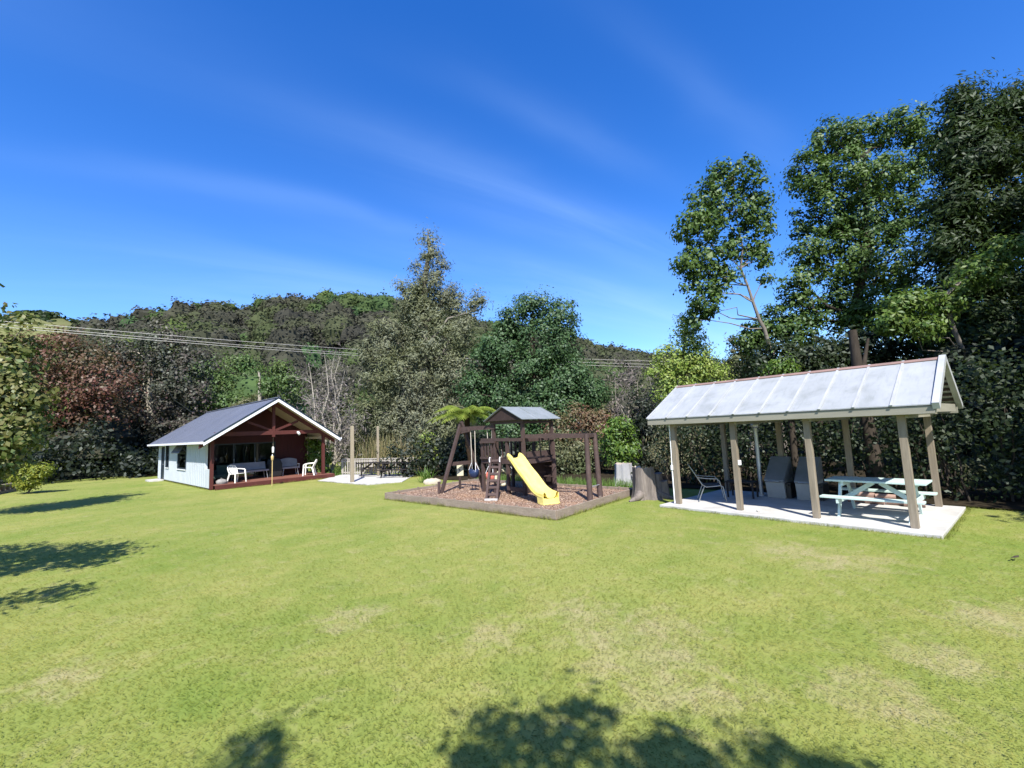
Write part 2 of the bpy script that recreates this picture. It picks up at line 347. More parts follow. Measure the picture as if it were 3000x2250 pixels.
def quads_obj(name, V, mat, parent=None, nper=4):
    """V: (N, nper, 3) world points, one leaf per row"""
    V = np.asarray(V, np.float32); N = len(V)
    if parent is not None:
        r = root(parent)
        if not LOCAL.get(r, True): V = V - np.array(r.location, np.float32)
    me = bpy.data.meshes.new(name)
    me.vertices.add(N * nper); me.vertices.foreach_set('co', V.reshape(-1))
    me.loops.add(N * nper); me.loops.foreach_set('vertex_index', np.arange(N * nper, dtype=np.int32))
    me.polygons.add(N); me.polygons.foreach_set('loop_start', np.arange(N, dtype=np.int32) * nper)
    me.polygons.foreach_set('loop_total', np.full(N, nper, np.int32))
    me.update(calc_edges=True)
    return mesh_obj(name, me, mat, parent)
def unit(v): return v / (np.linalg.norm(v, axis=-1, keepdims=True) + 1e-9)
def leaf_quads(c, nrm, size, aspect=.5, droop=0.):
    """rhombic leaves centred on c, facing nrm, random turn"""
    N = len(c); t = rng.normal(size=(N, 3)); t[:, 2] -= droop
    t = unit(t - nrm * (t * nrm).sum(1, keepdims=True)); b = np.cross(nrm, t)
    size = np.asarray(size).reshape(-1, 1)
    L = t * size * .5; W = b * size * .5 * aspect
    bend = nrm * size * rng.uniform(-.12, .12, (N, 1))
    return np.stack([c - L, c + W * 1. - L * .1 + bend, c + L, c - W - L * .1 + bend], 1)

def crown_points(lobes, nclump, nleaf, clump, shell=.5, flat=.7):
    """lobes: (centre, (rx, ry, rz)).  Leaves sit in clumps spread through the lobes, thinner inside."""
    lobes = [(np.array(c, float), np.array(r, float)) for c, r in lobes]
    w = np.array([(r[0] * r[2] + r[0] * r[1]) for c, r in lobes]); w = w / w.sum()
    cent = np.mean([c for c, r in lobes], 0)
    C = []; O = []
    for (c, r), k in zip(lobes, rng.multinomial(nclump, w)):
        d = unit(rng.normal(size=(k, 3)))
        rad = rng.uniform(shell ** 3, 1.12, (k, 1)) ** (1 / 3)
        C.append(c + d * rad * r); O.append(d)
    C = np.concatenate(C); O = np.concatenate(O)
    per = rng.poisson(nleaf / len(C), len(C)) + 1
    cs = clump * rng.uniform(.55, 1.35, len(C))
    idx = np.repeat(np.arange(len(C)), per)
    g = rng.normal(size=(len(idx), 3)) * .5
    g[:, 2] *= flat
    P = C[idx] + g * cs[idx, None]
    nrm = unit(O[idx] * .55 + np.array([0, -.15, .45]) + g * 1.0 + rng.normal(size=g.shape) * .38)
    return C, P, nrm

def wander(p, q, n=5, amp=.06):
    p = np.array(p, float); q = np.array(q, float); L = np.linalg.norm(q - p)
    out = [p + (q - p) * t for t in np.linspace(0, 1, n)]
    for i in range(1, n - 1): out[i] = out[i] + rng.normal(size=3) * L * amp
    return out

VK = 3000 / 2212.
def tree(name, label, cat, lobes, d, base, leaf, mat, bark, r0=.2, nclump=150, nleaf=8000, clump=.6, aspect=.5, shell=.45,
         flat=.7, group=None, trunk=None, limbs=True, depth=.85, twigs=50, droop=0., world=False, part='crown'):
    """lobes in survey units (view px, at forward distance d) or world; base a ground point (x, y)"""
    if not world:
        k = VK * d / FPX
        LW = []
        for lb in lobes:
            x, y, rx, ry = lb[:4]; dd = d + (lb[4] if len(lb) > 4 else rng.uniform(-.3, .3) * rx * k)
            LW.append((at(x * VK, y * VK, dd), (rx * k, min(rx, ry) * k * depth * 1.2, ry * k)))
    else: LW = [(np.array(c, float), np.array(r, float)) for c, r in lobes]
    t = thing(name, label, cat, (base[0], base[1], 0), group=group, local=False)
    C, P, N = crown_points(LW, nclump, nleaf, clump, shell, flat)
    keep = P[:, 2] > .03
    P = P[keep]; N = N[keep]
    quads_obj(part, leaf_quads(P, N, leaf * rng.uniform(.6, 1.3, len(P)), aspect, droop), mat, t)
    # trunk, limbs
    m = MB(); b = np.array([base[0], base[1], -.1])
    zs = sorted(LW, key=lambda q: q[0][2]); top = zs[-1][0]
    if trunk is None:
        mid = np.mean([c for c, r in LW], 0)
        path = [b, b * .6 + mid * .4 + rng.normal(size=3) * .1, mid, mid * .35 + top * .65, top]
        path[1][2] = mid[2] * .45
    else: path = [np.array(p, float) for p in trunk]
    # resample
    dense = []
    for i in range(len(path) - 1): dense += wander(path[i], path[i + 1], 4, .03)[:-1]
    dense.append(path[-1]); n = len(dense)
    m.tube(dense, [max(r0 * (1 - i / (n - .5)) ** .8, r0 * .08) * (1.35 if i == 0 else 1) for i in range(n)], 9)
    nodes = list(dense)
    if limbs:
        for c, r in LW:
            cand = [(np.linalg.norm(p - c) + (3 if p[2] > c[2] + .3 else 0), i) for i, p in enumerate(dense[2:], 2)]
            i = min(cand)[1]
            st = dense[max(i - 1, 1)]
            if np.linalg.norm(st - c) > .3:
                w = wander(st, c, 5, .06); rr = r0 * .42 * (1 - i / n * .6)
                m.tube(w, [rr, rr * .8, rr * .6, rr * .4, rr * .2], 6); nodes += w[1:]
        NA = np.array(nodes)
        for c in C[rng.permutation(len(C))[:twigs]]:
            st = NA[np.argmin(np.linalg.norm(NA - c, axis=1) + (NA[:, 2] > c[2]) * .5)]
            L = np.linalg.norm(c - st)
            if L > .15: m.tube(wander(st, c, 4, .07), [r0 * .13, r0 * .09, r0 * .06, r0 * .03], 4, False)
    m.build('trunk', bark, t)
    return t

# ------------------------------------------------------------------ places on the ground
S0 = np.array([4.37, 12.45, 0.]); YS = -.8653          # shelter: front left post, direction of its long side
sa = np.array([math.cos(YS), math.sin(YS), 0]); sb = np.array([-math.sin(YS), math.cos(YS), 0])
A0 = np.array([-14.609, 21.815, 0.]); YC = .8241       # cabin: front left corner
ca = np.array([math.cos(YC), math.sin(YC), 0]); cb = np.array([-math.sin(YC), math.cos(YC), 0])
BZ = .20                                               # top of the timber edge round the bark
bN = gr(1629, 1497, BZ); bL = gr(1128, 1444, BZ); bR = gr(1858, 1430, BZ); bB = bL + bR - bN
bN[2] = bL[2] = bR[2] = bB[2] = 0
def inside(P, poly):
    P = np.asarray(P); ok = np.ones(len(P), bool); n = len(poly)
    ar = sum(poly[i][0] * poly[(i + 1) % n][1] - poly[(i + 1) % n][0] * poly[i][1] for i in range(n))
    for i in range(n):
        a, b = poly[i], poly[(i + 1) % n]
        c = (b[0] - a[0]) * (P[:, 1] - a[1]) - (b[1] - a[1]) * (P[:, 0] - a[0])
        ok &= (c * np.sign(ar)) > 0
    return ok
def sh(u, v, z=0.): return S0 + sa * u + sb * v + np.array([0, 0, z])
def cab(u, v, z=0.): return A0 + ca * u + cb * v + np.array([0, 0, z])
SLAB = [sh(-.34, -.42), sh(5.24, -.42), sh(5.24, 3.15), sh(-.34, 3.15)]
CABP = [cab(-.1, -.4), cab(5.8, -.4), cab(5.8, 12.5), cab(-.1, 12.5)]
PATIO = [gr(930, 1409), gr(1075, 1420.5), gr(1178, 1412), gr(1215, 1391), gr(1010, 1388)]
BARK = [bN, bR, bB, bL]

# ------------------------------------------------------------------ setting
def sheet(name, poly, z, mat, thick=0.):
    m = MB()
    if thick: m.prism([(p[0], p[1], z - thick) for p in poly], (0, 0, thick))
    else: m.add([(p[0], p[1], z) for p in poly], [tuple(range(len(poly)))])
    return tag(m.build(name, mat), kind='structure')
def lawn():
    xs = np.concatenate([[-1600, -400, -120], np.linspace(-45, 45, 91), [120, 400, 1600]])
    ys = np.concatenate([[-1600, -300, -60], np.linspace(-16, 52, 69), [120, 400, 1600]])
    X, Y = np.meshgrid(xs, ys); Z = np.zeros_like(X)
    rough = .02 * np.sin(X * .9 + Y * .4) * np.sin(Y * .7 - X * .25) - .02
    near = (np.abs(X) < 46) & (Y > -17) & (Y < 53)
    Z = np.where(near, rough * .5 - .01, -.02)
    n, k = X.shape
    vs = np.stack([X, Y, Z], -1).reshape(-1, 3)
    fs = [(j * k + i, j * k + i + 1, (j + 1) * k + i + 1, (j + 1) * k + i) for j in range(n - 1) for i in range(k - 1)]
    m = MB(); m.add(vs, fs, True)
    tag(m.build('lawn', M['lawn']), kind='structure')
lawn()
sheet('patio', PATIO, .012, M['concrete'], .06)
sheet('bark_ground', [bN + .0 * bL, bR, bB, bL], .125, M['mulch'], .2)
# tree ground sheets, with the deep shade put into their dark colour
sheet('shaded_litter', [bB + np.array([-1.6, 2.2, 0]), bB + np.array([.5, .9, 0]), bR + np.array([1.0, 1.4, 0]), sh(-.3, 3.5), sh(6.6, 3.5), sh(12, 2.2), np.array([60, 10, 0]), np.array([60, 44, 0]), np.array([30, 50, 0]),
                      np.array([6, 40, 0]), np.array([-7, 40, 0]), np.array([-7, 27.5, 0])], .014, M['shade_litter'])
sheet('tree_floor', [gr(-300, 1425), gr(150, 1403), gr(440, 1383), cab(-1, 17), cab(8, 15), np.array([-8, 52, 0]), np.array([-60, 60, 0]), np.array([-60, 30, 0])], .013, M['shade_litter'])  # same shade-darkened sheet along the left lawn edge

def blades():
    out = []
    n = 230000; xm = 1.28
    # density thins out smoothly with distance, blades grow a little coarser
    q = rng.uniform(0, 1, n); y0, y1, e = 1.6, 30., .10
    y = (y0 ** e + q * (y1 ** e - y0 ** e)) ** (1 / e); x = rng.uniform(-1, 1, n) * (y * xm + .4)
    P = np.stack([x, y, np.zeros(n)], 1); bad = np.zeros(n, bool)
    for poly in (SLAB, CABP, PATIO, BARK): bad |= inside(P, poly)
    P = P[~bad]; n = len(P); y = P[:, 1]
    k = np.sqrt(np.clip(y, 2, 5.5) / 2.5)
    az = rng.uniform(0, 2 * np.pi, n); lean = rng.uniform(1.18, 1.5, n); Ln = .024 * k * rng.uniform(.5, 1.35, n)
    d = np.stack([np.cos(az) * np.sin(lean), np.sin(az) * np.sin(lean), np.cos(lean)], 1)
    sd = np.stack([-np.sin(az), np.cos(az), np.zeros(n)], 1) * (.0017 * k ** 1.1 * rng.uniform(.6, 1.3, n))[:, None]
    z = np.array([0, 0, -.006])
    mid = P + d * Ln[:, None] * .55 + np.array([0, 0, 1]) * Ln[:, None] * .03; tip = P + d * Ln[:, None]; tip[:, 2] -= Ln * .12
    out.append(np.stack([P - sd + z, P + sd + z, mid + sd * .8, tip, mid - sd * .8], 1))
    return tag(quads_obj('grass', np.concatenate(out), M['blade'], None, 5), 'short mown grass blades of the yellow green lawn', 'grass', kind='stuff')
blades()
def chips():
    n = 15000
    s = rng.uniform(.02, .98, (n, 2))
    P = bN + (bL - bN) * s[:, :1] + (bR - bN) * s[:, 1:]; P[:, 2] = .13 + rng.uniform(0, .012, n)
    nr = unit(np.array([0, 0, 1.]) + rng.normal(size=(n, 3)) * .35)
    tag(quads_obj('bark_chips', leaf_quads(P, nr, rng.uniform(.02, .065, n), .5), M['mulch_chip']), 'loose pinkish brown bark chips under the play frame', 'bark chips', kind='stuff')
chips()

def fringe():
    V = []
    def run(p, q, per, h, off):
        L = np.linalg.norm(q - p); d = unit(q - p); nr = np.array([d[1], -d[0], 0])
        n = int(L * per); clump = rng.uniform(0, 1, int(L * 3) + 2)
        for i in range(n):
            k = rng.uniform(0, 1); c = clump[int(k * L * 3)]
            b = p + (q - p) * k + nr * (off + abs(rng.normal()) * .05); b = np.array([b[0], b[1], -.01]); az = rng.uniform(0, 6.28); hh = h * rng.uniform(.35, 1.1) * (.4 + c); l = np.array([math.cos(az), math.sin(az), 0]) * hh * .6 + nr * hh * .3; sd = np.array([-math.sin(az), math.cos(az), 0]) * .003
            V.append(np.stack([b - sd, b + sd, b + l + np.array([0, 0, hh]), b + l * .98 + np.array([0, 0, hh * .97])]))
    run(bL, bN, 260, .12, .03); run(bN, bR, 240, .10, .03); run(bL * 1., bB, 120, .12, -.1)
    run(SLAB[0], SLAB[1], 260, .07, .01); run(SLAB[1], SLAB[2], 200, .07, .01); run(cab(0, 12), cab(0, .1), 160, .09, .01); run(cab(.15, -.44), cab(5.9, -.44), 150, .09, .01)
    run(PATIO[0], PATIO[1], 160, .07, .01); run(PATIO[1], PATIO[2], 160, .07, .01)
    tag(quads_obj('edge_grass', np.array(V), M['blade']), 'ragged longer grass along the edges of timber and concrete', 'grass', kind='stuff')
fringe()

# hills -------------------------------------------------------------
RIDGE = [(-2500, 1150), (-900, 1020), (-300, 1040), (60, 1040), (200, 1005), (262, 978), (300, 960), (330, 952), (400, 944), (480, 930), (560, 919), (640, 912), (700, 918), (760, 910), (800, 893), (850, 888), (900, 888),
         (950, 874), (1030, 866), (1080, 876), (1140, 890), (1300, 930), (1500, 975), (1690, 1005), (1790, 1032), (1900, 1052), (2050, 1068), (2400, 1075), (3200, 1090), (5000, 1150)]
def ridge_tab():
    T = []
    for px, py in RIDGE:
        r = ray(px, py); T.append((math.atan2(r[0], r[1]), r[2] / math.hypot(r[0], r[1])))
    return np.array(T)
RT = ridge_tab()
def hill_z(az, r):
    el = np.interp(az, RT[:, 0], RT[:, 1]); D = np.interp(az, [-1.2, -.4, .1, .3, 1.2], [170, 150, 165, 210, 230])
    zr = 2.2 + el * D - 4.2
    t = np.clip((r - 46) / (D - 46), 0, 1.6)
    up = np.where(t < 1, t ** 1.12 * (1.0 + .0 * t), 1 - (t - 1) * .5)
    lump = 1.6 * np.sin(az * 23 + r * .06) * np.sin(r * .09 - az * 11) * np.clip(t * 4, 0, 1) * np.clip((1.05 - t) * 4, 0, 1)
    return zr * up + lump, D
def hills():
    az = np.linspace(-1.25, 1.25, 140); r = np.concatenate([np.linspace(44, 240, 50), [300, 380]])
    AZ, RR = np.meshgrid(az, r); Z, D = hill_z(AZ, RR); Z = np.maximum(Z, -.6); Z = np.where(RR < 46.5, -.5, Z)
    vs = np.stack([np.sin(AZ) * RR, np.cos(AZ) * RR, Z], -1).reshape(-1, 3); k = len(az)
    fs = [(j * k + i, j * k + i + 1, (j + 1) * k + i + 1, (j + 1) * k + i) for j in range(len(r) - 1) for i in range(k - 1)]
    m = MB(); m.add(vs, fs, True); tag(m.build('hill', M['hill_under']), kind='structure')
hills()
def forest_mat():
    m, nt, out = newmat('forest_leaves'); L = nt.links
    a = nd(nt, 'ShaderNodeAttribute'); a.attribute_name = 'tint'; g = nd(nt, 'ShaderNodeNewGeometry')
    r = ramp(nt, [(0, (.046, .046, .038)), (.3, (.060, .062, .044)), (.5, (.066, .078, .040)), (.70, (.062, .090, .034)), (.84, (.050, .092, .040)), (1, (.11, .14, .04))]); L.new(a.outputs['Fac'], r.inputs[0])
    rv = ramp(nt, [(0, (.8, .8, .8)), (.7, (1.05, 1.05, 1.05)), (1, (1.3, 1.28, 1.2))]); L.new(g.outputs['Random Per Island'], rv.inputs[0])
    c = mixc(nt, 1., r.outputs[0], rv.outputs[0], 'MULTIPLY')
    d = nd(nt, 'ShaderNodeBsdfDiffuse'); L.new(c, d.inputs[0]); t = nd(nt, 'ShaderNodeBsdfTranslucent'); L.new(c, t.inputs[0])
    mx = nd(nt, 'ShaderNodeMixShader'); mx.inputs[0].default_value = .2; L.new(d.outputs[0], mx.inputs[1]); L.new(t.outputs[0], mx.inputs[2])
    L.new(mx.outputs[0], out.inputs[0]); return m
def forest():
    n = 2300
    az = rng.uniform(-1.0, .95, n); r = np.sqrt(rng.uniform(50 ** 2, 215 ** 2, n))
    # more of them along the skyline
    az2 = rng.uniform(-.95, .5, 330); _, D2 = hill_z(az2, np.full(330, 100.)); az = np.r_[az, az2]; r = np.r_[r, D2 * rng.uniform(.95, 1.02, 330)]
    z, D = hill_z(az, r); ok = r < D * 1.03; az, r, z = az[ok], r[ok], z[ok]
    tint = np.clip(rng.beta(1.5, 2.6, len(az)) + .25 * np.sin(az * 9 + r * .045) * np.cos(r * .03), 0, 1)
    green = (az > -.42) & (az < -.26) & (r > .85 * D[ok]); tint = np.where(green, rng.uniform(.6, .95, len(az)), tint)
    tint = np.where((az > .1), np.clip(tint * .7 + .25, 0, 1), tint)
    V = []; T = []
    for a, rr, zz, tt in zip(az, r, z, tint):
        R = rng.uniform(1.9, 3.9) * (1 if rr > 75 else .85); hgt = R * rng.uniform(.8, 1.35)
        c = np.array([math.sin(a) * rr, math.cos(a) * rr, zz + hgt * .75]); sc3 = np.array([R, R, hgt])
        lump = lambda d: 1 + .17 * np.sin(d[..., :1] * 5 + a * 90) * np.cos(d[..., 1:2] * 5 + rr) + .09 * np.sin(d[..., 2:3] * 9 + a * 50)
        nu, nv = 12, 6; th = np.linspace(0, 2 * math.pi, nu + 1); ph = np.linspace(-.5, 1.5, nv + 1)
        D3 = np.stack([np.cos(ph)[:, None] * np.cos(th)[None], np.cos(ph)[:, None] * np.sin(th)[None], np.sin(ph)[:, None] * np.ones_like(th)[None]], -1)
        Q = c + D3 * sc3 * lump(D3) * .80
        core = np.stack([Q[:-1, :-1], Q[:-1, 1:], Q[1:, 1:], Q[1:, :-1]], 2).reshape(-1, 4, 3)
        k = 300 if rr < 110 else 190
        d = unit(rng.normal(size=(k, 3))); d[:, 2] = np.abs(d[:, 2]) * 1.1 - .3; d = unit(d)
        P = c + d * sc3 * lump(d) * rng.uniform(.80, 1.08, (k, 1))
        nr = unit(d + np.array([0, -.1, .3]) + rng.normal(size=d.shape) * .42)
        lv = leaf_quads(P, nr, rr * .0040 * rng.uniform(.7, 1.5, k) + .14, .75)
        V += [core, lv]; T.append(np.full(k + len(core), tt))
    V = np.concatenate(V); T = np.concatenate(T)
    o = quads_obj('forest', V, forest_mat())
    at_ = o.data.attributes.new('tint', 'FLOAT', 'POINT'); at_.data.foreach_set('value', np.repeat(T, 4).astype(np.float32))
    tag(o, 'dark olive bush covering the hill behind the cabin', 'forest', kind='stuff')
forest()
def far_hill():
    m = MB(); pr = [(-700, 985), (-300, 955), (0, 940), (60, 926), (110, 921), (170, 929), (230, 948), (270, 962), (330, 985), (420, 1020), (600, 1060)]
    rows = []
    for i, (f, drop) in enumerate([(1.0, 0), (.93, 12), (.84, 32), (.72, 60), (.62, 90)]):
        row = []
        for px, py in pr:
            r = ray(px, py + 0); az = math.atan2(r[0], r[1]); D = 420 * f; z = 2.2 + r[2] / math.hypot(r[0], r[1]) * 420 - drop
            row.append((math.sin(az) * D, math.cos(az) * D, z + 1.5 * math.sin(i * 2 + px * .05)))
        rows.append(row)
    back = [(x * 1.3, y * 1.3, z - 60) for x, y, z in rows[0]]
    rows = [back] + rows; k = len(pr)
    m.add([p for r in rows for p in r], [(j * k + i, j * k + i + 1, (j + 1) * k + i + 1, (j + 1) * k + i) for j in range(len(rows) - 1) for i in range(k - 1)], True)
    tag(m.build('pasture_hill', M['pasture']), kind='structure')
    V = []
    for i in range(190):
        px = rng.choice([rng.uniform(-200, 165), rng.uniform(230, 330), rng.uniform(-200, 330)], p=[.55, .33, .12]); py0 = np.interp(px, [q[0] for q in pr], [q[1] for q in pr])
        dz = rng.uniform(0, 1) ** 1.5 * (14 if 230 > px > 0 else 26); r = ray(px, py0); az = math.atan2(r[0], r[1]); D = 418 - dz * 1.2
        c = np.array([math.sin(az) * D, math.cos(az) * D, 2.2 + r[2] / math.hypot(r[0], r[1]) * 420 - dz + 1])
        d = unit(rng.normal(size=(26, 3))); P = c + d * np.array([3.6, 3.6, 2.0])
        V.append(leaf_quads(P, unit(d + np.array([0, 0, .4])), rng.uniform(2, 3.4, 26), .8))
    tag(quads_obj('hill_scrub', np.concatenate(V), LM['manuka']), 'dark scrub along the crest of the far pasture hill', 'scrub', kind='stuff')
far_hill()

def undergrowth():
    n = 620; az = np.where(rng.uniform(0, 1, n) < .6, rng.uniform(-.98, -.42, n), rng.uniform(-.42, .7, n)); r = rng.uniform(42.5, 47, n)
    C = np.stack([np.sin(az) * r, np.cos(az) * r, rng.uniform(.1, 1, n) * (2.2 + 1.3 * np.sin(az * 31) + .7 * np.sin(az * 83))], 1)
    keep = ~inside(C, CABP); C = C[keep]
    idx = np.repeat(np.arange(len(C)), 26); g = rng.normal(size=(len(idx), 3)) * .42; P = C[idx] + g; ok = P[:, 2] > 0; P, g = P[ok], g[ok]
    nr = unit(np.array([0, -.4, .4]) + g * 1.2 + rng.normal(size=P.shape) * .4)
    tag(quads_obj('undergrowth', leaf_quads(P, nr, rng.uniform(.2, .42, len(P)), .6), LM['dark']), 'dense dark undergrowth along the foot of the wooded hill', 'undergrowth', kind='stuff')
undergrowth()

# ------------------------------------------------------------------ cabin
def cabin():
    c = thing('cabin', 'small white lodge cabin with slate blue gable roof and dark red open verandah', 'cabin', A0, YC)
    W, Ln, EH, RH, UR = 5.54, 12.4, 2.34, 4.43, 2.82
    sl = (RH - 2.30) / (UR + .46)
    def roofz(u): return RH - sl * abs(u - UR)
    # side wall with openings (v0, v1, z0, z1)
    ops = [(4.75, 6.75, .83, 2.24), (9.15, 10.0, .83, 2.24), (10.45, 11.4, .06, 2.10)]
    w = MB(); v = .88
    for a, b, z0, z1 in ops:
        w.bx(0, .1, v, a, .06, EH); w.bx(0, .1, a, b, .06, z0) if z0 > .1 else None; w.bx(0, .1, a, b, z1, EH); v = b
    w.bx(0, .1, v, Ln, .06, EH)
    k = .95
    while k < Ln:
        if not any(a - .12 < k < b + .12 for a, b, *_ in ops): w.bx(-.018, -.002, k - .022, k + .022, .08, EH - .02)
        elif any(a - .12 < k < b + .12 and z0 > .5 for a, b, z0, z1 in ops): w.bx(-.018, -.002, k - .022, k + .022, .08, .74)
        k += .3 if k > 3.6 else .36
    w.build('wall', M['white_board'], c)
    MB().bx(.02, .12, .3, Ln - .02, -.1, .06).bx(.3, W, Ln - .14, Ln - .03, -.1, .06).build('plinth', M['black'], c)
    MB().bx(0, .09, .07, .88, .06, .95).build('verandah_screen', M['white_board'], c)
    # rear and far side walls
    r = MB().bx(.1, W - .1, Ln - .1, Ln, .06, EH); r.prism([(.1, Ln - .1, EH), (W - .1, Ln - .1, EH), (UR, Ln - .1, RH - .15)], (0, .1, 0))
    r.bx(W - .1, W, 2.4, Ln, .06, EH); r.build('rear_wall', M['white_board'], c)
    # wall behind the verandah, opening for the sliding doors
    f = MB().bx(.1, .55, 2.3, 2.4, .2, EH + .3).bx(.55, 3.75, 2.3, 2.4, 2.15, EH + .3).bx(3.75, W, 2.3, 2.4, .2, EH + .3)
    f.prism([(.1, 2.3, EH + .3), (W, 2.3, EH + .3), (W - .4, 2.3, roofz(W - .4) - .12), (UR, 2.3, RH - .14), (.35, 2.3, roofz(.35) - .12)], (0, .1, 0))
    for x in np.arange(3.95, W, .22): f.bx(x, x + .012, 2.288, 2.298, .25, EH + .2)
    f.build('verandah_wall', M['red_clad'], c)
    MB().bx(W + .002, W + .05, 2.27, 2.42, .2, 2.3).build('corner_board', M['cream'], c)
    MB().bx(.1, W - .1, 2.42, Ln - .1, -.02, .18).build('floor', M['dark_interior'], c)
    # sliding doors
    for i, (x0, x1, y) in enumerate([(.55, 1.65, 2.345), (1.6, 2.7, 2.325), (2.65, 3.75, 2.345)]):
        d = MB().bx(x0, x0 + .06, y - .02, y + .02, .2, 2.15).bx(x1 - .06, x1, y - .02, y + .02, .2, 2.15).bx(x0 + .06, x1 - .06, y - .02, y + .02, .2, .28).bx(x0 + .06, x1 - .06, y - .02, y + .02, 2.08, 2.15).build('sliding_door', M['navy'], c)
        MB().bx(x0 + .06, x1 - .06, y - .006, y + .006, .28, 2.08).build('pane', M['glass'], d)
        MB().bx(x0 + .03, x0 + .05, y - .05, y - .021, 1.0, 1.3).build('handle', M['galv'], d)
    # side windows and door
    for (a, b, z0, z1), sash in ((ops[0], 2), (ops[1], 1)):
        x = .02
        g = MB().bx(-.03, .07, a, a + .07, z0, z1).bx(-.03, .07, b - .07, b, z0, z1).bx(-.03, .07, a + .07, b - .07, z0, z0 + .07).bx(-.03, .07, a + .07, b - .07, z1 - .07, z1)
        if sash == 2: g.bx(-.03, .07, a + .07, b - .07, 1.66, 1.73)
        wi = g.build('window', M['navy'], c)
        MB().bx(x, x + .012, a + .07, b - .07, z0 + .07, z1 - .07).build('pane', M['glass'], wi)
        MB().bx(-.06, -.031, a - .03, b + .03, z0 - .05, z0 - .002).build('sill', M['white_trim'], wi)
        n = 14
        for s0, s1 in ((a + .08, a + .08 + (b - a) * .24), (b - .1 - (b - a) * .2, b - .1)):
            cu = MB(); xs = np.linspace(s0, s1, n); P = [(.13 + .025 * (-1) ** i, q, zz) for zz in (z0 + .05, 1.62) for i, q in enumerate(xs)]
            cu.add(P, [(i, i + 1, n + i + 1, n + i) for i in range(n - 1)]); cu.build('curtain', M['curtain'], wi)
        if sash == 2:   # awning sash propped open
            aw = MB().prism([(-.035, a + .05, 2.2), (-.035, b - .05, 2.2), (-.33, b - .05, 1.72), (-.33, a + .05, 1.72)], (-.03, 0, .02)).build('awning_sash', M['navy'], wi)
    a, b, z0, z1 = ops[2]
    dr = MB().bx(.02, .06, a + .05, b - .05, .08, 2.06).build('door', M['navy'], c)
    MB().bx(-.012, .08, a, a + .05, .06, 2.1).bx(-.012, .08, b - .05, b, .06, 2.1).bx(-.012, .08, a + .05, b - .05, 2.06, 2.1).build('door_frame', M['navy'], dr)
    MB().tube([(-.05, a + .12, 1.0), (-.05, a + .24, 1.0)], .014).tube([(-.05, a + .14, 1.0), (.03, a + .14, 1.0)], .01).build('handle', M['galv'], dr)
    MB().bx(-.75, -.03, 10.3, 11.7, -.05, .07).build('doorstep', M['concrete'], c)
    # deck
    d = MB(); k = -.38
    while k < 2.28: d.bx(.12, 5.92, k, k + .128, .185, .222); k += .137
    d.build('deck', M['deck_wood'], c)
    MB().bx(.12, 5.92, -.425, -.382, -.01, .2).bx(5.922, 5.96, -.42, 2.3, .04, .2).build('deck_fascia', M['red_wood'], c)
    # posts and truss
    for u in (.06, 5.48): MB().bx(u - .07, u + .07, -.07, .07, 0 if u < 1 else .222, roofz(u) - .18).build('verandah_post', M['red_wood'], c)
    for sgn in (-1, 1):
        e = UR + sgn * 3.30
        q = MB(); y0 = -.06
        q.prism([(UR, y0, RH - .13), (e, y0, roofz(e) - .13), (e, y0, roofz(e) - .33), (UR, y0, RH - .36)], (0, .1, 0)); q.build('rafter', M['red_wood'], c)
    MB().bx(.13, 5.41, -.05, .05, 2.52, 2.72).build('tie_beam', M['red_wood'], c)
    MB().bx(UR - .07, UR + .07, -.055, .055, 2.40, RH - .34).build('king_post', M['red_wood'], c)
    for sgn in (-1, 1): MB().beam((UR + sgn * .09, 0, 2.74), (UR + sgn * 1.25, 0, roofz(UR + 1.25) - .40), .08, .11).build('brace', M['red_wood'], c)
    MB().bx(W - .12, W, .08, 2.28, 2.2, 2.34).build('verandah_beam', M['cream'], c); MB().bx(0.002, .12, .08, .87, 2.2, 2.34).build('verandah_beam', M['cream'], c)
    # roof: two slopes with ribs, soffit, barge boards, gutter
    v0, v1 = -.62, 12.85
    for sgn, lab in ((-1, 'near'), (1, 'far')):
        e = UR + sgn * (3.26 if sgn < 0 else 3.36); ze = roofz(e)
        r = MB().prism([(UR, v0, RH), (e, v0, ze), (e, v0, ze - .05), (UR, v0, RH - .05)], (0, v1 - v0, 0))
        kk = v0 + .25
        while kk < v1:
            n = np.array([sgn * sl, 0, 1]); n /= np.linalg.norm(n)
            r.beam(np.array([UR + sgn * .1, kk, roofz(UR + .1)]) + n * .012, np.array([e, kk, ze]) + n * .012, .035, .022, n); kk += .42
        r.build('roof', M['cabin_roof'], c)
        MB().prism([(UR, v0 + .05, RH - .056), (e - sgn * .05, v0 + .05, ze - .026 ), (e - sgn * .05, v0 + .05, ze - .10), (UR, v0 + .05, RH - .12)], (0, v1 - v0 - .1, 0)).build('soffit', M['cream'], c)
        b = MB().prism([(UR, v0 - .035, RH - .05), (e, v0 - .035, ze - .05), (e, v0 - .035, ze - .21), (UR, v0 - .035, RH - .21)], (0, .034, 0)); b.build('barge_board', M['white_trim'], c)
        MB().prism([(UR, v0 - .05, RH + .025), (e, v0 - .05, ze + .025), (e, v0 - .05, ze - .048), (UR, v0 - .05, RH - .048)], (0, .049, 0)).build('barge_flashing', M['navy'], c)
        g = MB().bx(e + sgn * .002 - (0 if sgn > 0 else .11), e + sgn * .002 + (.11 if sgn > 0 else 0), v0 + .02, v1, ze - .125, ze - .02)
        g.build('gutter', M['white_trim'], c)
    MB().bx(UR - .1, UR + .1, v0, v1, RH - .01, RH + .03).build('ridge_cap', M['cabin_roof'], c)
    # spotlight under the beam, lamp by the door
    sp_ = MB().bx(4.0, 4.1, -.12, -.051, 2.56, 2.66).build('spotlight', M['white_trim'], c)
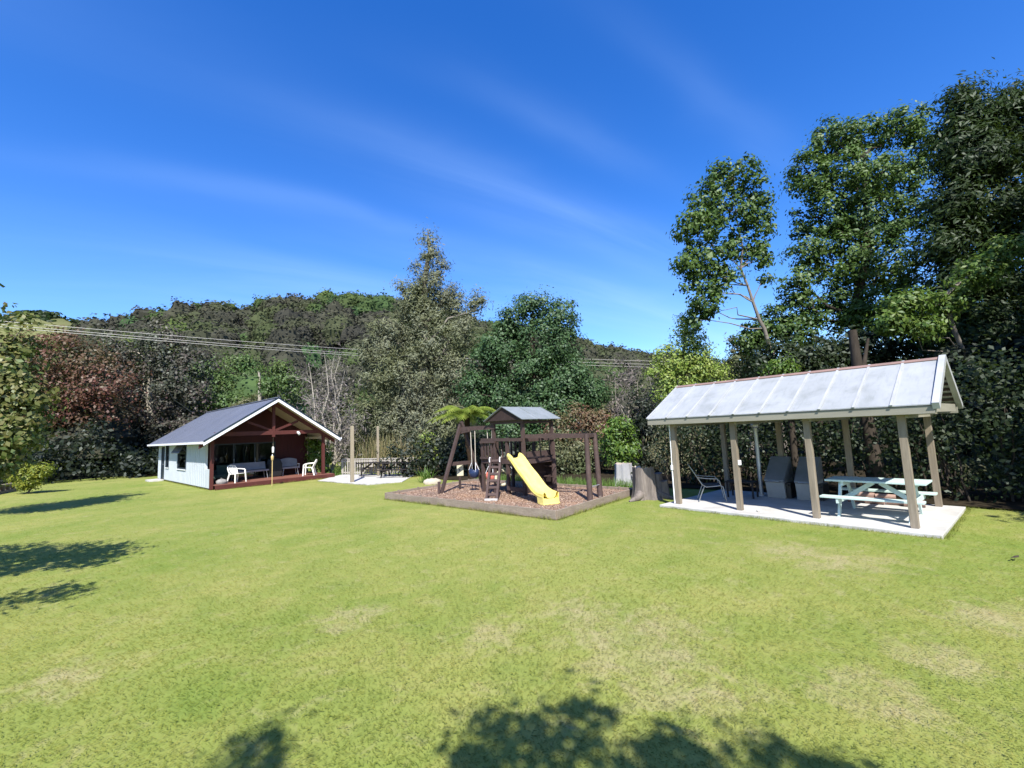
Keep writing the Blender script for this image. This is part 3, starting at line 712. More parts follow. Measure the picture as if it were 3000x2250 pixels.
    MB().tube([(4.05, -.12, 2.6), (4.05, -.26, 2.5)], [.05, .07], 10).build('lamp_head', M['white_trim'], sp_)
    return c
cabin()

def plastic_chair(loc, rot, label):
    t = thing('plastic_chair', label, 'chair', loc, rot, 'white plastic chairs on the verandah')
    # faces +x
    m = MB(); m.prism([(-.20, -.22, .40), (.24, -.25, .42), (.24, .25, .42), (-.20, .22, .40)], (0, 0, .025)); m.build('seat', M['white_plastic'], t, .008)
    b = MB(); 
    for i in range(6):
        y = -.2 + i * .08; b.beam((-.2, y * .92, .42), (-.36, y * 1.05, .80 - .02 * abs(i - 2.5)), .052, .018, (1, 0, 0))
    b.tube([(-.2, -.23, .42), (-.30, -.25, .66), (-.365, -.2, .81), (-.375, 0, .845), (-.365, .2, .81), (-.30, .25, .66), (-.2, .23, .42)], .022, 6); b.build('backrest', M['white_plastic'], t)
    for s in (-1, 1):
        MB().tube([(-.31, s * .25, .66), (-.1, s * .285, .65), (.16, s * .29, .63), (.25, s * .28, .58)], [.02, .026, .028, .022], 6).build('armrest', M['white_plastic'], t)
        MB().prism([(.20, s * .25, .60), (.27, s * .25, .60), (.30, s * .29, 0), (.25, s * .29, 0)], (0, s * .035, 0)).build('leg', M['white_plastic'], t)
        MB().prism([(-.23, s * .22, .42), (-.15, s * .22, .42), (-.27, s * .265, 0), (-.33, s * .265, 0)], (0, s * .035, 0)).build('leg', M['white_plastic'], t)
    return t
plastic_chair(cab(1.15, .05, .222), YC - 1.15, 'white plastic chair at the left end of the verandah deck, facing right')
plastic_chair(cab(4.72, .02, .222), YC + 2.55, 'white plastic chair beside the right verandah post, its back to the post')

def bench(loc, rot, wid, name, label, cat, arch=False):
    t = thing(name, label, cat, loc, rot)      # faces -y
    MB().box((0, 0, .42), (wid, .48, .09)).build('seat', M['bench_grey'], t, .015)
    b = MB(); n = 9; top = [.86 + (.1 * (1 - (2 * i / (n - 1) - 1) ** 2) if arch else 0) for i in range(n)]; xs = np.linspace(-wid / 2, wid / 2, n)
    b.prism([(-wid / 2, .22, .48)] + [(wid / 2, .22, .48)] + [(xs[n - 1 - i], .34, top[n - 1 - i]) for i in range(n)], (0, .05, .01)); b.build('backrest', M['bench_grey'], t, .01)
    for sx in (-1, 1):
        for y in (-.19, .2): MB().tube([(sx * (wid / 2 - .12), y, .375), (sx * (wid / 2 - .06), y * 1.1, 0)], .018, 6).build('leg', M['galv'], t)
        if arch: MB().box((sx * (wid / 2 - .03), .0, .6), (.06, .46, .05)).box((sx * (wid / 2 - .03), -.2, .52), (.05, .05, .11)).build('armrest', M['bench_grey'], t, .01)
    return t
bench(cab(2.15, 1.35, .222), YC + .05, 1.75, 'bench_seat', 'long grey bench seat in the shade against the verandah wall', 'bench')
bench(cab(4.25, 1.55, .222), YC - .1, .95, 'garden_bench', 'grey rounded back seat under the dark red verandah wall', 'seat', True)
def grill():
    t = thing('gas_barbecue', 'black covered barbecue between the two grey verandah seats', 'barbecue', cab(3.42, 1.5, .222), YC)
    m = MB(); m.prism([(-.36, -.26, 0.02), (.36, -.26, .02), (.33, -.24, .7), (.22, -.2, .98), (-.22, -.2, .98), (-.33, -.24, .7)], (0, .5, 0)); m.build('cover', M['black'], t, .03)
    for s in (-1, 1): MB().tube([(s * .28, -.05, .06), (s * .28, .05, .06)], .06, 10).build('wheel', M['black'], t)
grill()
def cooler():
    t = thing('fabric_armchair', 'dark green armchair in the left corner of the verandah', 'armchair', cab(.75, 1.0, .222), YC - .5)
    MB().box((0, 0, .3), (.62, .6, .22)).build('seat', M['cloth_green'], t, .05); MB().box((0, .27, .6), (.62, .16, .5)).build('backrest', M['cloth_green'], t, .05)
    for s in (-1, 1): MB().box((s * .34, -.02, .4), (.12, .58, .42)).build('armrest', M['cloth_green'], t, .04)
    for sx in (-1, 1):
        for sy in (-1, 1): MB().box((sx * .25, sy * .22, .1), (.05, .05, .2)).build('leg', M['black'], t)
    b = thing('bag', 'crumpled grey bag on the deck beside the left verandah post', 'bag', cab(.5, .02, .222), YC + .3)
    m = MB(); n = 10
    rings = []
    for j, (z, q) in enumerate([(0, .17), (.07, .21), (.14, .2), (.2, .14), (.23, .05)]):
        rings.append([(math.cos(2 * math.pi * i / n) * q * (1.25 + .1 * math.sin(i * 3 + j)), math.sin(2 * math.pi * i / n) * q * (.9 + .1 * math.cos(i * 2 + j)), z + .012 * math.sin(i * 2)) for i in range(n)])
    rings[0] = [(x, y, 0) for x, y, z in rings[0]]
    m.add([p for r in rings for p in r], [(j * n + i, j * n + (i + 1) % n, (j + 1) * n + (i + 1) % n, (j + 1) * n + i) for j in range(4) for i in range(n)] + [tuple(range(4 * n, 5 * n))], True)
    m.build('sack', M['bag'], b); MB().tube([(-.05, 0, .22), (-.02, .01, .29), (.05, 0, .22)], .012, 6).build('handle', M['bag'], b)
cooler()
def torch():
    p = gr(797, 1423)
    t = thing('garden_torch', 'slim bamboo garden torch stuck in the lawn before the verandah', 'garden torch', p)
    MB().tube([(0, 0, 0), (0.0, 0.0, 1.25)], .022, 8).build('pole', M['bamboo'], t)
    MB().tube([(0, 0, 1.22), (0, 0, 1.27), (0, 0, 1.42), (0, 0, 1.46)], [.03, .055, .07, .055], 10).build('holder', M['bamboo'], t)
    MB().tube([(0, 0, 1.46), (0, 0, 1.53)], [.03, .015], 8).build('wick', M['white_trim'], t)
    h = thing('hanging_lamp', 'white tube hanging under the centre of the verandah roof', 'hanging lamp', cab(2.9, .25, 1.55), YC)  # white lamp body on a cord, gives no light
    MB().tube([(0, 0, 0), (0, 0, .04), (0, 0, .30), (0, 0, .34)], [.03, .055, .055, .02], 10).build('tube', M['white_trim'], h)
    MB().tube([(0, 0, .34), (0, 0, 1.5)], .006, 4).build('cord', M['rope'], h)
torch()

# ------------------------------------------------------------------ patio posts, railing, dark tables
for i, (px, py, top, lab) in enumerate([(1032, 1413, 1249, 'weathered square timber post on the front edge of the concrete patio'), (1108, 1393, 1250, 'thin timber post standing behind the pale railing')]):
    p = gr(px, py); d = p[1]; z = at(px - 6, top, d)[2]
    t = thing('timber_post', lab, 'post', p, .5); w = .085 if i == 0 else .06
    MB().box((0, 0, z / 2), (w * 2, w * 2, z)).build('shaft', M['grey_post'], t, .01)
    m = MB(); m.add([(-w, -w, z + .001), (w, -w, z + .001), (w, w, z + .001), (-w, w, z + .001), (0, 0, z + .03)], [(0, 1, 4), (1, 2, 4), (2, 3, 4), (3, 0, 4)]); m.build('cap', M['grey_post'], t)
def railing():
    a = gr(1003, 1391); b = gr(1180, 1391); e = gr(1262, 1388)
    t = thing('railing', 'pale weathered timber railing with close pickets along the back of the patio', 'railing', a, 0, local=False)
    up = np.array([0, 0, 1.])
    for p, q in ((a, b), (b, e)):
        MB().beam(p + up * .92, q + up * .92, .13, .05).build('top_rail', M['rail_wood'], t)
        MB().beam(p + up * .80, q + up * .80, .04, .07).beam(p + up * .14, q + up * .14, .04, .07).build('rail', M['rail_wood'], t)
        L = np.linalg.norm(q - p); n = int(L / .19); m = MB()
        for i in range(n + 1):
            c = p + (q - p) * (i + .5) / (n + 1); dr = (q - p) / L; nr = np.array([-dr[1], dr[0], 0])
            m.box(c + up * .475 - nr * .035, (.075, .022, .82), (dr, nr, up))
        m.build('pickets', M['rail_wood'], t)
        for k in (0, .5, 1): c = p + (q - p) * k; MB().box(c + up * .44, (.09, .09, .88)).build('post', M['rail_wood'], t)
railing()
def picnic(t, mat, L=1.8, H=.75, Wt=.74, planks=5, bw=.24, bo=.72, bh=.44, th=.04):
    """local: length on x"""
    m = MB(); pw = Wt / planks
    for i in range(planks): m.bx(-L / 2, L / 2, -Wt / 2 + i * pw + .005, -Wt / 2 + (i + 1) * pw - .005, H - th, H)
    m.build('table_top', mat, t, .004)
    for s in (-1, 1):
        q = MB()
        for k in range(2): q.bx(-L / 2, L / 2, s * bo - bw / 2 + k * bw / 2 + .004, s * bo - bw / 2 + (k + 1) * bw / 2 - .004, bh - th, bh)
        q.build('bench', mat, t, .004)
    for sx in (-1, 1):
        x = sx * (L / 2 - .27)
        for s in (-1, 1): MB().prism([(x - .022, s * .20, H - th - .002), (x - .022, s * .30, H - th - .002), (x - .022, s * .66, 0), (x - .022, s * .56, 0)], (.044, 0, 0)).build('leg', mat, t)
        MB().bx(x + .024, x + .066, -bo - bw / 2 + .02, bo + bw / 2 - .02, bh - th - .10, bh - th - .002).build('crossbar', mat, t)
        MB().bx(x + .024, x + .066, -Wt / 2 + .04, Wt / 2 - .04, H - th - .09, H - th - .002).build('cleat', mat, t)
        MB().beam((x - sx * .05, 0, bh - .09), (sx * .06, 0, H - th - .03), .09, .04, (0, 1, 0)).build('brace', mat, t)
for px, py, rot, lab in ((1080, 1398, .35, 'dark stained picnic table left of the other on the patio, in sun'), (1150, 1401, -.12, 'dark stained picnic table at the shaded right end of the patio')):
    picnic(thing('picnic_table', lab, 'picnic table', gr(px, py) + np.array([0, .75, .012]), rot, 'dark picnic tables on the patio'), M['dark_table'], 1.75)

# ------------------------------------------------------------------ bark pit edging
def edging():
    t = thing('timber_edging', 'weathered timber edging boards round the bark play area', 'edging', bN, 0, local=False)
    for p, q, n in ((bN, bL, 3), (bN, bR, 2), (bL, bB, 2), (bR, bB, 3)):
        d = unit(q - p); nr = np.array([-d[1], d[0], 0])
        for i in range(n):
            a = p + (q - p) * i / n; b = p + (q - p) * (i + 1) / n - d * .012
            if i == 0 and p is bN and q is bR: a = a + d * .03
            up = np.array([0, 0, .10 + rng.uniform(-.006, .006)]); MB().beam(a + up, b + up, .05, .22).build('board', M['sleeper'], t, .005)
        m = int(np.linalg.norm(q - p) / .8)
        for i in range(m):
            c = p + (q - p) * (i + .6) / m; cen = (bN + bL + bR + bB) / 4; s = 1 if (cen - c) @ nr > 0 else -1
            MB().box(c + nr * s * .052 + np.array([0, 0, .12]), (.05, .05, .24), (d, nr, (0, 0, 1))).build('peg', M['sleeper'], t)
edging()

# ------------------------------------------------------------------ play frame
def playset():
    base = at(1500, 1440, 14.8); base[2] = .12
    t = thing('play_frame', 'brown timber play frame with roofed tower, yellow slide, swing beam and monkey bars', 'playground', base, 0, local=False)
    pw = M['playwood']; G0 = .08
    def post(px_top, py_top, px_b, d, w=.10, mat=pw, name='post', db=None):
        a = at(px_top, py_top, d); b = at(px_b, 1445, db or d); b[2] = G0
        MB().beam(b, a, w, w, (.7, .7, 0)).build(name, mat, t); return a, b
    n1 = np.array([.70, -.714, 0]); t1 = np.array([.714, .70, 0]); up = np.array([0, 0, 1.])
    N = np.array([.28, 14.6, 0]); T = 1.40
    Rr = N + t1 * T; Lf = N - n1 * T; Bk = Rr - n1 * T
    cz = 2.46
    for p in (N, Rr, Lf, Bk): MB().box(p + up * (cz + G0) / 2, (.10, .10, cz - G0), (n1, t1, up)).build('post', pw, t)
    # roof
    mid = lambda p, q: (p + q) / 2
    e = .22; gN = N + n1 * e - t1 * .24; gL = Lf - n1 * e - t1 * .24; gR = Rr + n1 * e + t1 * .24; gB = Bk - n1 * e + t1 * .24
    ez, rz = 2.53, 2.98; r0 = mid(gN, gL) + up * rz; r1 = mid(gR, gB) + up * rz
    for a, b in ((gN, gR), (gL, gB)):
        nn = np.cross(b - a, r0 - a - up * ez); nn = unit(nn); nn = nn if nn[2] > 0 else -nn
        m = MB().prism([a + up * ez, b + up * ez, r1, r0], nn * .02)
        for k in (.0, .42, 1.): m.beam(a + (b - a) * k + up * ez + nn * .026, r0 + (r1 - r0) * k + nn * .026, .035, .012, nn)
        m.build('tower_roof', M['grey_tin'], t)
    MB().prism([gN + t1 * .05 + up * (ez + .015), gL + t1 * .05 + up * (ez + .015), mid(gN, gL) + t1 * .05 + up * (rz - .02)], t1 * .03).build('gable_panel', M['playdark'], t)  # closed dark panel stands in for the shade inside the open gable
    MB().beam(N - t1 * .06 + up * (cz + .02) + n1 * .1, Lf - t1 * .06 + up * (cz + .02) - n1 * .1, .04, .10).beam(N + n1 * .05 + up * cz, Rr + n1 * .05 + up * cz, .04, .09).build('eave_beam', pw, t)
    # platform and its edge beams
    pz = 1.22
    MB().prism([N + up * pz, Rr + up * pz, Bk + up * pz, Lf - n1 * .55 + up * pz], up * .05).build('platform', M['playdark'], t)
    MB().beam(N - t1 * .07 + up * (pz - .03), Lf - n1 * .6 - t1 * .07 + up * (pz - .03), .04, .15).beam(N + n1 * .07 + up * (pz - .03), Rr + n1 * .07 + up * (pz - .03), .04, .15).build('platform_beam', pw, t)
    # front face: middle post, end post, picket panel
    Mi = N - n1 * .72 - t1 * .03; En = Lf - n1 * .58 - t1 * .03
    MB().box(Mi + up * (1.97 + G0) / 2, (.10, .09, 1.97 - G0), (n1, t1, up)).build('post', pw, t)
    MB().box(En + up * (1.92 + G0) / 2, (.10, .10, 1.92 - G0), (n1, t1, up)).build('post', pw, t)
    MB().box(Bk - n1 * .58 + up * (1.3 + G0) / 2, (.10, .10, 1.3 - G0), (n1, t1, up)).build('post', pw, t)
    MB().beam(N - t1 * .08 + up * 1.9, En - t1 * .05 + up * 1.92, .04, .10).build('rail', pw, t); MB().beam(Mi - t1 * .06 + up * .34, N - t1 * .07 + n1 * .1 + up * .30, .06, .13).build('ground_rail', pw, t)
    pk = MB()
    for i in range(5): c = Lf + n1 * .10 - n1 * .155 * i - t1 * .09; pk.box(c + up * 1.56, (.085, .02, .66), (n1, t1, up))
    pk.beam(Lf + n1 * .15 - t1 * .12 + up * 1.84, En - t1 * .12 + up * 1.84, .03, .07).beam(Lf + n1 * .15 - t1 * .12 + up * 1.3, En - t1 * .12 + up * 1.3, .03, .07); pk.build('picket_panel', pw, t)
    # rails on the far sides
    bk = MB().beam(Rr + up * 1.9, Bk + up * 1.9, .05, .09).beam(Lf + t1 * .05 + up * 1.9, Bk + up * 1.9, .05, .09)
    for i in range(6): bk.box(Lf + (Bk - Lf) * (i + .7) / 6.4 + up * 1.56, (.02, .085, .62), (n1, t1, up))
    bk.build('back_rail', pw, t)
    # right front face: deep header board and lower board, straps
    MB().beam(N + n1 * .075 + t1 * .06 + up * 1.93, Rr + n1 * .075 + t1 * .1 + up * 1.95, .035, .22).beam(N + n1 * .075 + t1 * .06 + up * 1.42, Rr + n1 * .075 + up * 1.42, .035, .17).build('header_board', pw, t)
    for k in (.45, .78):
        c = N + t1 * T * k + n1 * .12; MB().beam(c + up * 1.97, c + t1 * .06 + up * 1.3, .05, .012, t1).build('strap', M['black'], t)
    # dark tarp panel and floor board under the platform
    MB().prism([Rr - n1 * .05 + up * .25, Rr - n1 * .05 + up * 1.15, Bk + n1 * .1 + up * 1.15, Bk + n1 * .1 + up * .2], t1 * .02).prism([N - n1 * .3 + up * .12 + t1 * .4, N - n1 * .3 + up * 1.15 + t1 * .4, Rr - n1 * .3 + up * 1.15 - t1 * .05, Rr - n1 * .3 + up * .12 - t1 * .05], -n1 * .02).build('dark_panel', M['playdark'], t)
    # sloping climbing frame at the right back
    q = MB(); c0 = Rr + t1 * .05 + up * 1.75; c1 = at(1626, 1424, 15.2); c1[2] = G0
    q.beam(c0, c1, .06, .13, n1); w2 = -n1 * .9; q.beam(c0 + w2, c1 + w2, .06, .13, n1)
    for k in (.28, .48, .68, .88): p = c0 + (c1 - c0) * k; q.beam(p, p + w2, .09, .035)
    q.build('climbing_ladder', pw, t)
    # front ladder with moulded treads
    tp = at(1453, 1342, 14.85); bt = at(1441, 1474, 13.95); bt[2] = .13; sd = np.array([.97, -.24, 0]); dn = unit(bt - tp); fr = unit(np.cross(sd, dn)); fr = fr if fr[1] < 0 else -fr
    l = MB()
    for s in (-1, 1): l.beam(tp + sd * s * .165, bt + sd * s * .165, .07, .11, fr)
    l.build('ladder', pw, t)
    st = MB()
    for i in range(6): c = tp + (bt - tp) * (i + .45) / 6.2; st.beam(c - sd * .13, c + sd * .13, .085, .045, fr)
    st.build('ladder_tread', pw, t)
    MB().beam(bt - sd * .2 - up * .02 + fr * .07, bt + sd * .2 - up * .02 + fr * .07, .10, .06).build('ladder_foot', M['concrete'], t)
    for s in (-1, 1):
        c = tp + sd * s * .17 + fr * .05; MB().tube([c + dn * .02, c + fr * .08 + dn * .06, c + fr * .10 + dn * .14, c + fr * .05 + dn * .22], .016, 6).build('ladder_handle', M['white_trim'], t)
    # slide
    a = at(1506, 1337, 14.55); b = at(1615, 1462, 12.75); ho = (b - a) * np.array([1, 1, 0]); L = np.linalg.norm(ho); ho /= L; sd = np.array([-ho[1], ho[0], 0]); 
    prof = [(0, 1.27), (.05, 1.25), (.14, 1.15), (.25, .98), (.36, .82), (.47, .70), (.58, .55), (.69, .385), (.80, .29), (.90, .245), (1.0, .235)]
    K = [(-.26, .15), (-.285, .02), (-.27, .14), (-.235, .17), (-.20, .15), (-.165, .02), (0, .0), (.165, .02), (.20, .15), (.235, .17), (.27, .14), (.285, .02)]
    sec = [(-.285, -.03), (-.29, .10), (-.265, .155), (-.225, .165), (-.195, .14), (-.15, .03), (-.08, .005), (.08, .005), (.15, .03), (.195, .14), (.225, .165), (.265, .155), (.29, .10), (.285, -.03)]
    sec = [(y * .9, h) for y, h in sec]
    vs = []; ss = np.linspace(0, 1, 41); n = len(sec)
    zz = np.interp(ss, [p[0] for p in prof], [p[1] for p in prof]); zz = np.convolve(np.pad(zz, 2, 'edge'), np.ones(5) / 5, 'valid')
    for s, z in zip(ss, zz):
        for y, h in sec: vs.append(a * np.array([1, 1, 0]) + ho * L * s + sd * y + up * (z + .06 + h))
    m = MB(); m.add(vs, [(i * n + j, i * n + j + 1, (i + 1) * n + j + 1, (i + 1) * n + j) for i in range(40) for j in range(n - 1)] + [(i * n + n - 1, i * n, (i + 1) * n, (i + 1) * n + n - 1) for i in range(40)], True)
    e0 = a * np.array([1, 1, 0]) + ho * L
    m.build('slide', M['yellow'], t)
    zb = zz[-1] + .06
    MB().prism([e0 + sd * .248 + up * (zb - .008), e0 - sd * .248 + up * (zb - .008), e0 - sd * .248 + up * .14, e0 + sd * .248 + up * .14], -ho * .16).prism([e0 + ho * .03 + sd * .27 + up * .165, e0 + ho * .03 - sd * .27 + up * .165, e0 + ho * .03 - sd * .27 + up * .125, e0 + ho * .03 + sd * .27 + up * .125], -ho * .22).build('slide_foot', M['yellow'], t, .008)
    for s in (-1, 1): MB().prism([e0 + sd * s * .264 + up * (zb + .13), e0 + sd * s * .264 + up * .14, e0 - ho * .30 + sd * s * .264 + up * .14, e0 - ho * .34 + sd * s * .264 + up * (zb + .13)], -sd * s * .02).build('slide_cheek', M['yellow'], t, .005)
    for s in (-1, 1):
        m = MB()
        for i in range(2, 39): m.beam(a * np.array([1, 1, 0]) + ho * L * ss[i] + sd * s * .267 + up * (zz[i] + .10), a * np.array([1, 1, 0]) + ho * L * ss[i + 1] + sd * s * .267 + up * (zz[i + 1] + .10), .012, .02)
        m.build('slide_rib', M['yellow'], t)
    # swing beam and its end frame
    be = at(1349, 1257, 16.6); be[2] = 2.34; bs = Lf - t1 * .02 + up * 2.34
    MB().beam(bs + n1 * .1, be - n1 * .12, .07, .14).build('swing_beam', pw, t)
    f = be + up * .16; l0 = at(1292, 1442, 16.05); l0[2] = G0; l1 = be + t1 * .95; l1[2] = G0
    MB().beam(l0, f + unit(f - l0) * .02, .09, .11, n1).build('swing_leg', pw, t); MB().beam(l1 + n1 * .1, f + unit(f - l1) * .1 + n1 * .1, .09, .11, n1).build('swing_leg', pw, t)
    k = .42; MB().beam(l0 + (f - l0) * k - n1 * .07, l1 + (f - l1) * k - n1 * .07 + n1 * .05 + t1 * .1, .05, .13).build('swing_crossbar', pw, t)
    MB().beam(be + n1 * .1 - up * .05, be + n1 * .45 - up * .02 - up * .0, .05, .09).beam(f - up * .3 - n1 * .0, be + n1 * .5 - up * .08, .05, .08).build('swing_brace', pw, t)
    MB().box(l0 + up * .2 - t1 * .08, (.08, .08, .5)).build('swing_leg_stake', pw, t)
    # monkey bars
    s0 = Mi * np.array([1, 1, 0]) + up * 1.93; p1 = at(1718, 1283, 13.35); p2 = at(1742, 1282, 13.85); p1[2] = 1.95; p2[2] = 1.95
    MB().beam(N + n1 * .12 + up * 2.0, p1 + n1 * .1, .06, .12).build('monkey_beam', pw, t); MB().beam(N + t1 * .75 + n1 * .12 + up * 2.0, p2 + n1 * .05, .06, .12).build('monkey_beam', pw, t)
    rg = MB()
    for k in np.linspace(.12, .92, 7): rg.tube([N + n1 * .12 + up * 1.99 + (p1 - N - up * 1.99) * k, N + t1 * .75 + n1 * .12 + up * 1.99 + (p2 - N - t1 * .75 - up * 1.99) * k], .016, 6)
    rg.build('monkey_rungs', M['playdark'], t)
    q1 = at(1729, 1464, 13.1); q2 = at(1759, 1453, 13.65); q1[2] = q2[2] = G0
    for p, q in ((p1, q1), (p2, q2)):
        MB().tube([q, q * .5 + p * .5, p + up * .06], [.085, .078, .07], 10).build('monkey_post', pw, t)
    MB().beam(p1 + up * .0, p2, .05, .09).build('monkey_crossbar', pw, t)
    MB().tube([q1 + up * .42, q2 + up * .42], .014, 6).build('monkey_step', M['galv'], t)
    return Lf, be, n1, t1
pLf, pbe, pn1, pt1 = playset()
def swing(name, label, k, mat, drop, group=None):
    up = np.array([0, 0, 1.]); c = pLf * (1 - k) + pbe * k; c = np.array([c[0], c[1], 2.27 - drop])
    t = thing(name, label, 'swing', c, 0, group, local=False); hs = .19
    prof = [(.0, .03), (.10, .0), (.17, .06), (.20, .17), (.19, .27)]; n = 14; m = MB(); vs = []
    for r, z in prof: vs += [c + pn1 * math.cos(2 * math.pi * i / n) * r + pt1 * math.sin(2 * math.pi * i / n) * r * .85 + up * (z + (.05 * math.cos(2 * 2 * math.pi * i / n) if z > .2 else 0)) for i in range(n)]
    m.add(vs, [(j * n + i, j * n + (i + 1) % n, (j + 1) * n + (i + 1) % n, (j + 1) * n + i) for j in range(len(prof) - 1) for i in range(n)], True)
    o = m.build('seat', mat, t); md = o.modifiers.new('wall', 'SOLIDIFY'); md.thickness = .018
    for s in (-1, 1):
        e = c + pn1 * s * .19; h = c + pn1 * s * .10 + up * .55
        MB().tube([e + up * .28 + pt1 * .08, h], .009, 5).tube([e + up * .28 - pt1 * .08, h], .009, 5).build('strap', M['white_trim'], t)
        MB().tube([h, c + pn1 * s * .12 + up * (drop - .02)], .017, 6).build('rope', M['rope'], t)
swing('bucket_swing', 'dark blue toddler bucket swing on ropes, near the slanted end legs', .62, M['blue_plastic'], 1.68)
swing('bucket_swing', 'faded red toddler bucket swing hanging between ladder and picket panel', .12, M['red_plastic'], 1.78)
def oddments():
    p = at(1350, 1445, 16.9); p[2] = .1
    t = thing('marker_board', 'small cream board on a short post behind the blue swing', 'board', p, .2)
    MB().box((0, 0, .72), (.24, .10, .40)).build('board', M['cream_box'], t, .012)
    MB().box((-.02, .0, .26), (.08, .08, .52)).build('post', M['playdark'], t); MB().tube([(-.02, -.051, .74), (-.02, -.06, .74)], .03, 10).build('knob', M['black'], t)
    p = at(1472, 1400, 15.6)
    t = thing('tyre_ring', 'pale worn ring hanging in the shade under the play tower', 'ring swing', p, .4)
    pts = [(math.cos(w) * .24, 0, math.sin(w) * .24) for w in np.linspace(0, 2 * math.pi, 19)]; MB().tube(pts, .05, 8, False).build('ring', M['cream_box'], t)
    MB().tube([(0, 0, .28), (0, 0, .95)], .014, 6).build('rope', M['rope'], t)
    p = at(1497, 1385, 15.2)
    t = thing('chain_loops', 'pale chain loops dangling beside the middle post of the play tower', 'chain', p, 0)
    for i in range(5): MB().tube([(math.cos(w) * .03, (i % 2) * math.sin(w) * .03, .12 * i + math.sin(w) * .075) for w in np.linspace(0, 6.283, 11)], .011, 5, False).build('link', M['galv'], t)
    MB().tube([(0, 0, .52), (0, 0, 1.0)], .006, 4).build('cord', M['galv'], t)
oddments()

# ------------------------------------------------------------------ shelter
def shelter():
    t = thing('picnic_shelter', 'open picnic shelter with whitish ribbed gable roof on square timber posts', 'shelter', S0, YS)
    PH, D, U0, U1, ZE, ZR, VR = 2.24, 2.917, -.63, 5.41, 2.345, 3.31, 1.46
    v0 = -.30; v1 = 2 * VR - v0; sl = (ZR - ZE) / (VR - v0)
    m = MB(); m.bx(-.34, 5.24, -.42, 3.15, -.15, .05); m.build('slab', M['concrete'], t, .012)
    for i in range(4):
        u = 1.607 * i
        for v in (0, D):
            if v and i == 0: pass
            p = MB().bx(u - .062, u + .062, v - .062, v + .062, .052, PH + (.0 if v else .02)).build('post', M['shelter_post'], t, .006)
    w = .05
    # fascia beams, cross ties, rafters
    MB().bx(-.40, U1 - .06, -.115, -.065, 2.175, 2.325).build('fascia_beam', M['beam_grey'], t)
    MB().bx(U0 + .02, U1 - .06, v0 + .02, v0 + .05, ZE - .155, ZE - .01).build('gutter', M['beam_grey'], t)
    MB().bx(-.40, U1 - .06, D + .065, D + .115, 2.175, 2.325).build('fascia_beam', M['beam_grey'], t)
    for i in range(4): MB().bx(1.607 * i + .064, 1.607 * i + .11, -.06, D + .06, 2.12, 2.25).build('cross_tie', M['beam_grey'], t)
    for s, vv in ((1, v0), (-1, v1)):
        r = MB(); r.prism([(U0, vv, ZE), (U1 - .07, vv, ZE), (U1 - .07, VR, ZR), (U0, VR, ZR)], (0, 0, .022)); r.build('roof_sheet', M['shelter_roof'], t)
        n = np.array([0, -s * sl, 1]); n /= np.linalg.norm(n)
        b = MB()
        for k in range(10):
            u = U0 + .03 + k * (U1 - .1 - U0) / 10 
            b.beam(np.array([u, vv - s * .012, ZE - s * 0 - .012 * sl]) + n * .035, np.array([u, VR + s * .03, ZR + .03 * sl]) + n * .028, .045, .022, n)
        b.build('roof_batten', M['batten'], t)
        MB().beam(np.array([U1 - .035, vv - s * .02, ZE - .02]) + n * .0, np.array([U1 - .035, VR + s * .0, ZR + .02]), .10, .13, n).build('barge_board', M['batten'], t)
        und = MB()
        for k in np.arange(.06, 1.0, .115): y = vv + (VR - vv) * k; z = ZE + (ZR - ZE) * k; und.bx(U0 + .03, U1 - .09, y - .03, y + .03, z - .062, z - .012)
        und.build('purlin', M['playwood'], t)
        MB().prism([(U0 + .02, VR, ZR + .03), (U1 - .09, VR, ZR + .03), (U1 - .09, VR - s * .10, ZR + .035 - .10 * sl), (U0 + .02, VR - s * .10, ZR + .035 - .10 * sl)], (0, 0, .014)).build('ridge_flashing', M['ridge_brown'], t)
    MB().prism([(U1 - .32, .32, 2.70), (U1 - .32, 2.6, 2.70), (U1 - .32, VR, ZR - .08)], (.03, 0, 0)).build('gable_panel', M['ridge_brown'], t)
    MB().bx(U1 - .11, U1 - .06, .02 - .28, 2.66, ZE - .13, ZE + .03).build('gable_tie', M['beam_grey'], t)
    # electrics
    MB().bx(-.115, -.066, -.10, -.02, .95, 1.08).build('switch_box', M['white_trim'], t, .006)
    MB().tube([(-.10, -.045, .06), (-.10, -.05, .95)], .018, 8).tube([(-.10, -.045, 1.08), (-.09, -.045, 1.7), (-.09, -.045, 2.17)], .014, 8).build('conduit', M['white_trim'], t)
    MB().bx(1.607 + .064, 1.607 + .11, -.05, .04, 1.13, 1.25).build('switch_box', M['white_trim'], t, .006)
    # flue
    f = thing('flue_pipe', 'galvanised flue pipe with a cowl rising beside the left barbecue', 'flue', sh(1.12, 2.55, .05), YS)
    MB().tube([(0, 0, 0), (0, 0, 1.92)], .055, 12).build('pipe', M['galv'], f); MB().tube([(0, 0, 1.92), (0, 0, 1.97), (0, 0, 2.08), (0, 0, 2.10)], [.07, .12, .12, .05], 12).build('cowl', M['galv'], f)
    MB().tube([(0, 0, 0), (0, 0, .04)], .12, 12).build('flange', M['galv'], f)
shelter()
